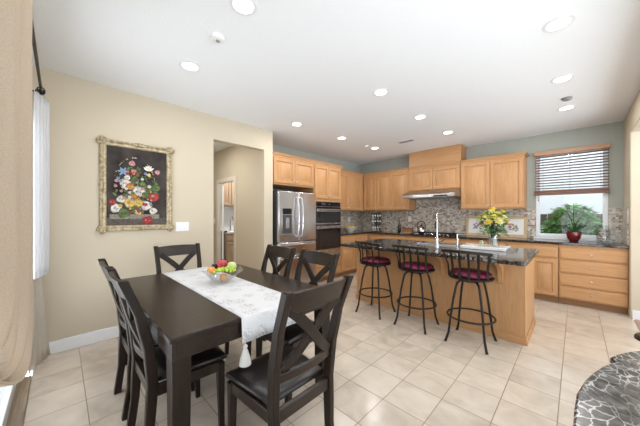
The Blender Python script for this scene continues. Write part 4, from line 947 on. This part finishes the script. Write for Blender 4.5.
# chair prototype faces +y, seat middle near the origin
def backy(z):
    K = [(-.225, 0), (-.198, .2), (-.185, .45), (-.203, .65), (-.245, .83), (-.315, 1.02)]
    for (y0, z0), (y1, z1) in zip(K, K[1:]):
        if z <= z1: return y0+(y1-y0)*(z-z0)/(z1-z0)
    return K[-1][0]
def make_chair(label, group):
    t = thing('dining_chair', label, 'chair', (0, 0, 0), group)
    for sx in (-1, 1):
        zs = [0, .1, .2, .33, .45, .55, .65, .75, .83, .93, 1.02]
        rs = []
        for z in zs:
            yb = backy(z); d = .026 if .3 < z < .8 else .022; x = sx*(.174+.036*z/1.02)
            rs.append([(x-.019, yb-d, z), (x+.019, yb-d, z), (x+.019, yb+d, z), (x-.019, yb+d, z)])
        O('leg', MB().rings(rs), M['espresso_v'], t, bevel=.006)
    for sx in (-1, 1):
        x = sx*.20
        rs = [[(x-a, .178-a+b, z), (x+a, .178-a+b, z), (x+a, .178+a+b, z), (x-a, .178+a+b, z)] for z, a, b in ((0, .015, .01), (.2, .018, .004), (.425, .022, 0))]
        O('leg', MB().rings(rs), M['espresso_v'], t, bevel=.004)
    # top rail, bowed back
    n = 12; rs = []
    for i in range(n+1):
        x = -.187+.374*i/n; bow = .022*(1-(2*i/n-1)**2)
        y0, y1 = backy(.905)-bow, backy(1.01)-bow
        rs.append([(x, y0-.011, .905), (x, y0+.011, .905), (x, y1+.011, 1.008+.006*(1-(2*i/n-1)**2)), (x, y1-.011, 1.008+.006*(1-(2*i/n-1)**2))])
    O('top_rail', MB().rings(rs), M['espresso'], t, bevel=.004)
    rs = []
    for i in range(n+1):
        x = -.178+.356*i/n; bow = .022*(1-(2*i/n-1)**2)
        y0, y1 = backy(.565)-bow, backy(.61)-bow
        rs.append([(x, y0-.010, .565), (x, y0+.010, .565), (x, y1+.010, .61), (x, y1-.010, .61)])
    O('lower_rail', MB().rings(rs), M['espresso'], t, bevel=.004)
    for sg in (-1, 1):
        pts = []
        for i in range(n+1):
            f_ = i/n; x = sg*(-.172+.350*f_); z = .60+.33*f_-.008*math.sin(2*PI*f_)
            bow = .022*(1-(2*f_-1)**2)
            pts.append((x, backy(z)-bow+sg*.004, z))
        O('cross_bar', MB().sweep(pts, .052, .018, (0, 1, .15)), M['espresso_v'], t, bevel=.003)
    ap = MB(); ap.box(-.20, .20, .165, .195, .375, .435).box(-.172, .172, -.20, -.175, .375, .435)
    for sx in (-1, 1): ap.rings([[(sx*.190-.012, -.165, z), (sx*.190+.012, -.165, z), (sx*.205+.012, .165, z), (sx*.205-.012, .165, z)] for z in (.375, .435)])
    O('seat_frame', ap, M['espresso'], t, bevel=.003)
    c_ = MB(); out = []
    def ol(i_): # outline
        w0, w1 = .186-i_, .225-i_
        pts = []
        for k in range(9):
            f_ = k/8; pts.append((-w1+2*w1*f_,   .210-i_+.012*(1-(2*f_-1)**2)))
        pts = [(w0, -.158+i_)]+list(reversed(pts))+[(-w0, -.158+i_)]
        return pts
    for i_, z in ((0.012, .436), (0, .447), (0, .458), (.008, .470), (.04, .480), (.10, .484)):
        out.append([(x, y, z) for x, y in ol(i_)])
    O('seat_cushion', c_.rings(out), M['leather'], t, smooth=70)
    return t
CG = 'dining chairs around the table'
ch = make_chair('dark X-back dining chair in the foreground at the right end of the table', CG)
ch.location = (-1.175, .875, 0); ch.rotation_euler = (0, 0, PI/2+.02)
dup(ch, (-2.285, .53, 0), 0, 'dark X-back dining chair on the curtain side, farther from the camera', CG)
dup(ch, (-1.785, .53, 0), 0, 'dark X-back dining chair on the curtain side, nearest the left foreground', CG)
dup(ch, (-2.20, 1.325, 0), PI, 'dark X-back dining chair on the kitchen side, directly in front of the refrigerator', CG)
dup(ch, (-1.635, 1.325, 0), PI, 'dark X-back dining chair on the kitchen side, nearer the bar stools', CG)
dup(ch, (-2.805, .915, 0), -PI/2, 'dark X-back dining chair at the far end of the table, below the painting', CG)

# runner
rn = thing('table_runner', 'white and silver brocade table runner across the dining table with tasselled end', 'table runner', (-2.15, .94, .761))
RY0, RY1 = .722, 1.165
path = [(-3.0+.0, .62), (-2.965, .70), (-2.962, .755), (-2.95, .7625)]+[(-2.95+1.6*i/20, .7625) for i in range(1, 20)]+[(-1.352, .7625), (-1.341, .757), (-1.337, .72), (-1.334, .67), (-1.330, .62)]
path[0] = (-2.966, .66)
def rf(i, j):
    k = i*(len(path)-1); a = int(min(k, len(path)-2)); f_ = k-a
    x = path[a][0]*(1-f_)+path[a+1][0]*f_; z = path[a][1]*(1-f_)+path[a+1][1]*f_
    if x > -1.34: x += .004*math.sin(j*14); z -= .035*(1-abs(2*j-1))*(0.762-z)/.14*0
    return (x, RY0+(RY1-RY0)*j, z)
O('cloth', MB().grid(rf, len(path)-1, 16), M['runner'], rn, solid=.002, smooth=60)
for yy, xx in ((RY0+.015, -1.327),):
    ta = MB(); ta.ball((xx, yy, .60), .014, 10, 7)
    ta.tube([(xx, yy, .635), (xx, yy, .60)], .003, 6)
    ta.lathe((xx, yy, .50), [(.034, 0), (.030, .03), (.018, .07), (.009, .092)], 16)
    O('tassel', ta, plain('silver_tassel_thread', (.62, .62, .58), .6, bump=.5, bscale=200), rn)
# fruit bowl
BXc, BYc, BZ = -2.16, .985, .7645
def bowl_ring(r, z, wav): return [(BXc+(1.15*r+wav*.012*math.cos(6*t*2*PI/36))*math.cos(t*2*PI/36)*.95, BYc+(1.0*r)*math.sin(t*2*PI/36), BZ+z+wav*.012*math.cos(2*2*PI*t/36+2.6)) for t in range(36)]
gb = MB()
gb.rings([bowl_ring(r, z, w_) for r, z, w_ in ((.045, 0, 0), (.055, .004, 0), (.09, .035, 0), (.13, .075, .6), (.165, .105, 1.5), (.158, .107, 1.5), (.123, .078, .6), (.085, .040, 0), (.04, .010, 0))], True, True)
tag(O('glass_bowl', gb, M['bowlglass'], smooth=60), 'wavy clear glass fruit bowl in the middle of the table runner', 'bowl')
def fruit(nm, label, c, r, mat, sc=(1, 1, 1), stem=True):
    t = thing(nm, label, nm, (c[0], c[1], c[2]-r*sc[2]))
    prof = [(.04, .06), (.35, 0), (.75, .18), (.97, .55), (1.0, .95), (.93, 1.35), (.70, 1.72), (.38, 1.90), (.14, 1.85), (.02, 1.76)]
    O('flesh', MB().lathe((c[0], c[1], c[2]-r), [(a*r, b_*r) for a, b_ in prof], 20, sx=sc[0], sy=sc[1]), mat, t, smooth=80)
    if stem: O('stem', MB().tube([(c[0], c[1], c[2]+r*.72), (c[0]+.004, c[1], c[2]+r*1.12)], .002, 6), M['stem'], t)
    return t
oran = plain('orange_peel', (.75, .30, .04), .4, bump=.2, bscale=160); peach = plain('peach_skin', (.80, .42, .16), .5, var=.3, vscale=18)
fruit('orange', 'orange at the bottom of the glass bowl, seen through the near side', (BXc+.045, BYc-.01, BZ+.052), .034, oran, stem=False)
fruit('peach', 'peach resting at the left rim of the fruit bowl', (BXc-.075, BYc-.065, BZ+.100), .036, peach)
fruit('peach', 'orange-yellow peach between the grapes and the left rim of the bowl', (BXc-.005, BYc-.085, BZ+.108), .032, oran)
fruit('apple', 'red apple on top of the fruit in the glass bowl', (BXc-.07, BYc+.03, BZ+.142), .043, plain('red_apple_skin', (.50, .05, .07), .25, var=.5, vscale=30))
fruit('apple', 'pale green apple behind the grapes in the glass bowl', (BXc+.0, BYc+.085, BZ+.130), .040, plain('green_apple_skin', (.52, .60, .22), .3))
gp = thing('grape_bunch', 'bunch of bright green grapes over the near side of the bowl', 'grapes', (BXc+.03, BYc, BZ+.09))
gm = plain('green_grape_skin', (.40, .58, .05), .25); gpt = []
for i in range(34):
    a = random.random()*2*PI; r = random.random()**.5
    gpt.append((BXc+.055+.035*r*math.cos(a)+.012*math.sin(a), BYc+.0+.095*r*math.sin(a), BZ+.100+.042*(1-r*r)*random.uniform(.5, 1)))
for p in gpt: O('grape', MB().ball(p, .0125, 10, 7), gm, gp)
O('stem', MB().tube([(BXc+.03, BYc-.03, BZ+.13), (BXc+.05, BYc, BZ+.145), (BXc+.055, BYc+.04, BZ+.135)], .003, 6), M['stem'], gp)
fruit('plum', 'dark plum behind the red apple at the back of the bowl', (BXc-.115, BYc-.02, BZ+.125), .026, plain('dark_plum_skin', (.04, .01, .025), .3))

# ================================================================== bar stools (back to the camera, facing +y)
def make_stool(label, group):
    t = thing('bar_stool', label, 'bar stool', (0, 0, 0), group)
    for a in (45, 135, 225, 315):
        c_, s_ = math.cos(math.radians(a)), math.sin(math.radians(a))
        prof = [(.272, 0), (.262, .02), (.235, .10), (.215, .25), (.185, .45), (.155, .585), (.140, .625), (.11, .645), (.05, .650)]
        O('leg', MB().tube([(r*c_, r*s_, z+.001) for r, z in prof], [.015, .0125]+[.0115]*7, 10), M['iron'], t)
    def circ(r, z, n=40): return [(r*math.cos(2*PI*i/n), r*math.sin(2*PI*i/n), z) for i in range(n)]
    O('foot_ring', MB().tube(circ(.222, .27), .010, 8, closed=True), M['iron'], t)
    O('swivel_plate', MB().lathe((0, 0, .640), [(.09, 0), (.09, .035)], 24), M['iron'], t)
    O('seat_ring', MB().lathe((0, 0, .675), [(.19, 0), (.212, .004), (.214, .02), (.20, .024)], 40), M['iron'], t)
    O('seat_cushion', MB().lathe((0, 0, .699), [(.175, 0), (.196, .012), (.198, .028), (.18, .045), (.12, .055), (.02, .058)], 40), M['crimson'], t, smooth=70)
    n = 6; rail = []
    for k in range(n):
        f_ = k/(n-1)*2-1; a = math.radians(270+f_*62)
        b0 = Vector((.209*math.cos(a), .209*math.sin(a), .688)); tp = Vector((f_*.215, -.222+.05*f_*f_, .955)); md = b0.lerp(tp, .45)+Vector((f_*-.012, .018, 0))
        O('back_slat', MB().sweep([b0, b0.lerp(md, .5)+Vector((0, .003, 0)), md, md.lerp(tp, .5)+Vector((0, .003, 0)), tp], .022, .005, (0, 1, .1) if abs(f_) < .9 else (0.5*f_, -1, 0)), M['iron'], t)
    rail = [(x, -.222+.05*(x/.215)**2, .970-.012*(x/.25)**2) for x in [-.24+.024*i*2 for i in range(11)]]
    O('top_rail', MB().sweep(rail, .03, .008, (0, 1, 0)), M['iron'], t, bevel=.002)
    return t
SG = 'bar stools at the island'
s0 = make_stool('dark metal bar stool with crimson seat, farthest left of three', SG)
def swivel(o, deg):
    for c in o.children:
        if c.name.split('.')[0] in ('back_slat', 'top_rail', 'seat_ring', 'seat_cushion'): c.rotation_euler = (0, 0, math.radians(deg))
s0.location = (-1.98, 3.09, 0)
s1 = dup(s0, (-1.395, 3.09, 0), 0, 'dark metal bar stool with crimson seat, middle of the three', SG)
s2 = dup(s0, (-.80, 3.09, 0), 0, 'dark metal bar stool with crimson seat, nearest the right end of the island', SG)
swivel(s0, -13); swivel(s1, -6); swivel(s2, -2)

# ================================================================== curtains
def drape_fn(i, j):
    # i across 0..1 (near to far), j down 0..1
    xt = -.30-1.40*i
    z_s = 1.42-.42*i
    P0 = Vector((xt, 0, z_s)); P1 = Vector((xt-.06*i, 0, z_s-.50*i-.05)); P2 = Vector((-.42-.04*i, 0, 1.22-.02*i))
    if j < .6:
        f_ = j/.6; p = Vector((xt, 0, 2.62+(z_s-2.62)*f_)); g = 1
    else:
        f_ = (j-.6)/.4; p = P0*(1-f_)**2+P1*2*f_*(1-f_)+P2*f_*f_; g = 1-.55*f_
    y = -.107+.006*i*i+.024*g*math.sin(2*PI*6.5*i+.8*math.sin(j*3))+.008*math.sin(23*i+5*j)
    return (p.x+.012*math.sin(2*PI*6.5*i+1.2), y, p.z)
dr_ = thing('drape', 'beige linen drape tied back at the left edge of the photo', 'curtain', (-1.0, -.1, .0))
O('panel', MB().grid(drape_fn, 150, 60), M['drape'], dr_, solid=.004, smooth=80)
def tail_fn(i, j):
    w_ = .10+.34*j**.8; x = -.46-.10*j+(i-.5)*w_*1.3; z = 1.20*(1-j)+.012
    return (x, -.11+.022*math.sin(2*PI*5*i+2*j), z)
O('tail', MB().grid(tail_fn, 60, 24), M['drape'], dr_, solid=.004, smooth=80)
O('tieback', MB().tube([(-.38, -.15, 1.23), (-.40, -.065, 1.20), (-.45, -.055, 1.18), (-.52, -.07, 1.18), (-.53, -.15, 1.22)], .014, 8), M['drape'], dr_)
rd = thing('curtain_rod', 'dark iron curtain rod above the sliding door', 'curtain rod', (-1.7, -.12, 2.35))
O('rod', MB().tube([(-.45, -.107, 2.35), (-3.08, -.107, 2.35)], .009, 10), M['iron'], rd)
O('finial', MB().ball((-3.10, -.107, 2.35), .024, 12, 8).tube([(-3.12, -.107, 2.35), (-3.15, -.107, 2.35)], [.012, .003], 8), M['iron'], rd)
O('bracket', MB().tube([(-3.0, -.22, 2.33), (-3.0, -.15, 2.31), (-3.0, -.107, 2.335)], .007, 8).box(-3.015, -2.985, -.22, -.212, 2.28, 2.38), M['iron'], rd)
O('ring', MB().tube([(-3.04, -.107+.022*math.cos(a*PI/8), 2.345+.022*math.sin(a*PI/8)) for a in range(16)], .004, 6, closed=True), M['iron'], rd)
shr = thing('sheer_curtain', 'white sheer curtain hanging by the sliding door beside the beige wall', 'curtain', (-2.7, -.1, 0))
def sheer_fn(i, j):
    x = -3.0-.27*i+.012*math.sin(2*PI*4*i+2); z = 2.325-(2.325-.84)*j
    return (x, -.150+.078*i+.010*math.sin(2*PI*4*i+1.0), z)
O('panel', MB().grid(sheer_fn, 80, 16), M['sheer'], shr, solid=.002, smooth=80)
gz = tag(O('gauze_curtain', MB().grid(lambda i, j: (-3.22-.10*i-(.22*i)*j**2, -.190+.012*math.sin(2*PI*4*i+j)+.03*i+.085*j**2*i, 2.32-2.30*j), 50, 20), M['gauze'], solid=.002, smooth=80), 'pale gauze curtain falling to the floor in the corner behind the white sheer', 'curtain')

# ================================================================== ceiling fixtures
def lamp_data(w_):
    l = bpy.data.lights.new('recessed_lamp', 'AREA'); l.shape = 'DISK'; l.size = .15; l.energy = w_; l.color = (1.0, .98, .95); return l
def can_light(x, y, label):
    t = thing('recessed_light', label, 'ceiling light', (x, y, H-.001), 'recessed ceiling lights')
    O('trim_ring', MB().lathe((x, y, H-.008), [(.066, .006), (.066, .001), (.074, 0), (.090, .003), (.090, .007)], 32, cap=False), M['trim'], t)
    O('lens', MB().lathe((x, y, H-.004), [(.065, 0), (.065, .003)], 28), M['lampglow'], t, smooth=0)
    lo = bpy.data.objects.new('lamp', lamp_data(LAMP_W)); COL.objects.link(lo); lo.parent = t; lo.location = (0, 0, -.012)
    return t
for x, y, lab in [(-1.57, .86, 'recessed light over the dining table, largest, cut by the top edge of the photo'),
                  (-2.566, .858, 'recessed light over the dining table, left one nearer the beige wall'),
                  (-3.03, 2.55, 'recessed light in front of the hallway corner, leftmost of the kitchen lights'),
                  (-1.57, 2.56, 'recessed light above the floor between dining table and bar stools'),
                  (-.09, 2.56, 'large oval recessed light near the upper right corner of the photo'),
                  (-3.0, 3.58, 'recessed light in front of the wall ovens'),
                  (-1.57, 3.60, 'recessed light directly above the middle of the island'),
                  (-.10, 3.62, 'recessed light at the right, nearer of the two before the window'),
                  (-2.96, 4.60, 'recessed light near the back left corner cabinets'),
                  (-1.53, 4.60, 'recessed light in front of the flue cover over the hood'),
                  (-.09, 4.63, 'recessed light at the right, closest to the kitchen window')]: can_light(x, y, lab)
def detector(x, y, label, r=.055, mat='white'):
    t = thing('smoke_detector', label, 'smoke detector', (x, y, H-.03))
    O('cover', MB().lathe((x, y, H-.030), [(r*.3, 0), (r*.8, .004), (r*.9, .014), (r, .018), (r, .029)], 24), M[mat], t)
    O('sensor', MB().lathe((x, y, H-.036), [(r*.25, 0), (r*.3, .006)], 14), M['greytrim'], t)
detector(-1.993, .873, 'small white round detector between the two dining lights')
detector(-.076, 4.255, 'small grey round detector between the two right-hand lights', .05, 'greytrim')
detector(-2.98, 4.32, 'small white round detector beside the back left recessed light', .045)
vt = thing('ceiling_vent', 'grey slotted air vent in the ceiling near the flue cover', 'vent', (-2.27, 4.58, H-.012))
O('frame', MB().box(-2.42, -2.12, 4.52, 4.64, H-.010, H-.001), M['trim'], vt, bevel=.002)
v_ = MB()
for i in range(6): v_.box(-2.405, -2.135, 4.533+.017*i, 4.541+.017*i, H-.013, H-.010)
O('grille', v_, M['greytrim'], vt, smooth=0)
# unseen lamps: hall one added as fill, laundry one inferred from its bright room
for nm, p, w_, lab in (('hall_fill_light', (-4.7, 1.5, H-.001), 20, 'unseen ceiling light added to brighten the hallway behind the dining wall'), ('laundry_light', (-5.6, 3.3, H-.001), 32, 'ceiling light in the laundry room')):
    t = thing(nm, lab, 'ceiling light', p)
    O('lens', MB().lathe((p[0], p[1], H-.012), [(.10, 0), (.12, .011)], 24), M['lampglow'], t)
    lo = bpy.data.objects.new('lamp', lamp_data(w_)); COL.objects.link(lo); lo.parent = t; lo.location = (0, 0, -.02)

# ================================================================== foreground table
ft = thing('marble_table', 'dark veined marble-topped table with curved edge in the right foreground', 'table', (.60, .95, 0))
half = [(-.006, .80), (-.006, 1.0), (-.004, 1.09), (.002, 1.20), (.024, 1.32), (.045, 1.40), (.075, 1.49), (.112, 1.565), (.100, 1.60), (.116, 1.640), (.16, 1.72), (.25, 1.84), (.38, 1.95), (.60, 2.0)]
poly = half+[(1.2-x, y) for x, y in reversed(half[:-1])]
poly = poly+[(x, 1.6-y) for x, y in reversed(poly)][1:-1]
def scl(p, k): return [(.6+(x-.6)*k, .8+(y-.8)*k) for x, y in p]
O('tabletop', MB().rings([[(x, y, .725) for x, y in scl(poly, .985)], [(x, y, .735) for x, y in scl(poly, 1)], [(x, y, .752) for x, y in scl(poly, 1)], [(x, y, .76) for x, y in scl(poly, .99)]]), M['crackle'], ft, smooth=30)
O('rim', MB().rings([[(x, y, .685) for x, y in scl(poly, .93)], [(x, y, .70) for x, y in scl(poly, .975)], [(x, y, .724) for x, y in scl(poly, .98)]]), M['espresso_v'], ft, smooth=30)
O('pedestal', MB().lathe((.6, .8, .06), [(.26, 0), (.24, .03), (.12, .06), (.08, .12), (.12, .25), (.14, .34), (.09, .44), (.08, .52), (.18, .60), (.28, .624)], 28), M['espresso_v'], ft)
for a in (45, 135, 225, 315):
    c_, s_ = math.cos(math.radians(a)), math.sin(math.radians(a))
    O('leg', MB().tube([(.6+.20*c_, .8+.20*s_, .09), (.6+.34*c_, .8+.34*s_, .07), (.6+.42*c_, .8+.42*s_, .035)], [.05, .04, .034], 10), M['espresso_v'], ft)
# small carved table beyond
kt2 = thing('carved_side_table', 'dark carved wooden side table cut by the right edge of the photo', 'table', (.58, 2.88, 0))
pl = []
for k in range(64):
    a = 2*PI*k/64; r = .27+.012*math.cos(8*a); pl.append((.575+r*math.cos(a), 2.88+r*math.sin(a)))
def sc2(k): return [(.575+(x-.575)*k, 2.88+(y-2.88)*k) for x, y in pl]
O('tabletop', MB().rings([[(x, y, .455) for x, y in sc2(.90)], [(x, y, .47) for x, y in sc2(1)], [(x, y, .49) for x, y in sc2(1)], [(x, y, .50) for x, y in sc2(.96)]]), M['espresso_v'], kt2, smooth=30)
O('pedestal', MB().lathe((.575, 2.88, 0), [(.17, 0), (.17, .03), (.05, .06), (.04, .16), (.06, .24), (.035, .34), (.05, .40), (.12, .454)], 24), M['espresso_v'], kt2)
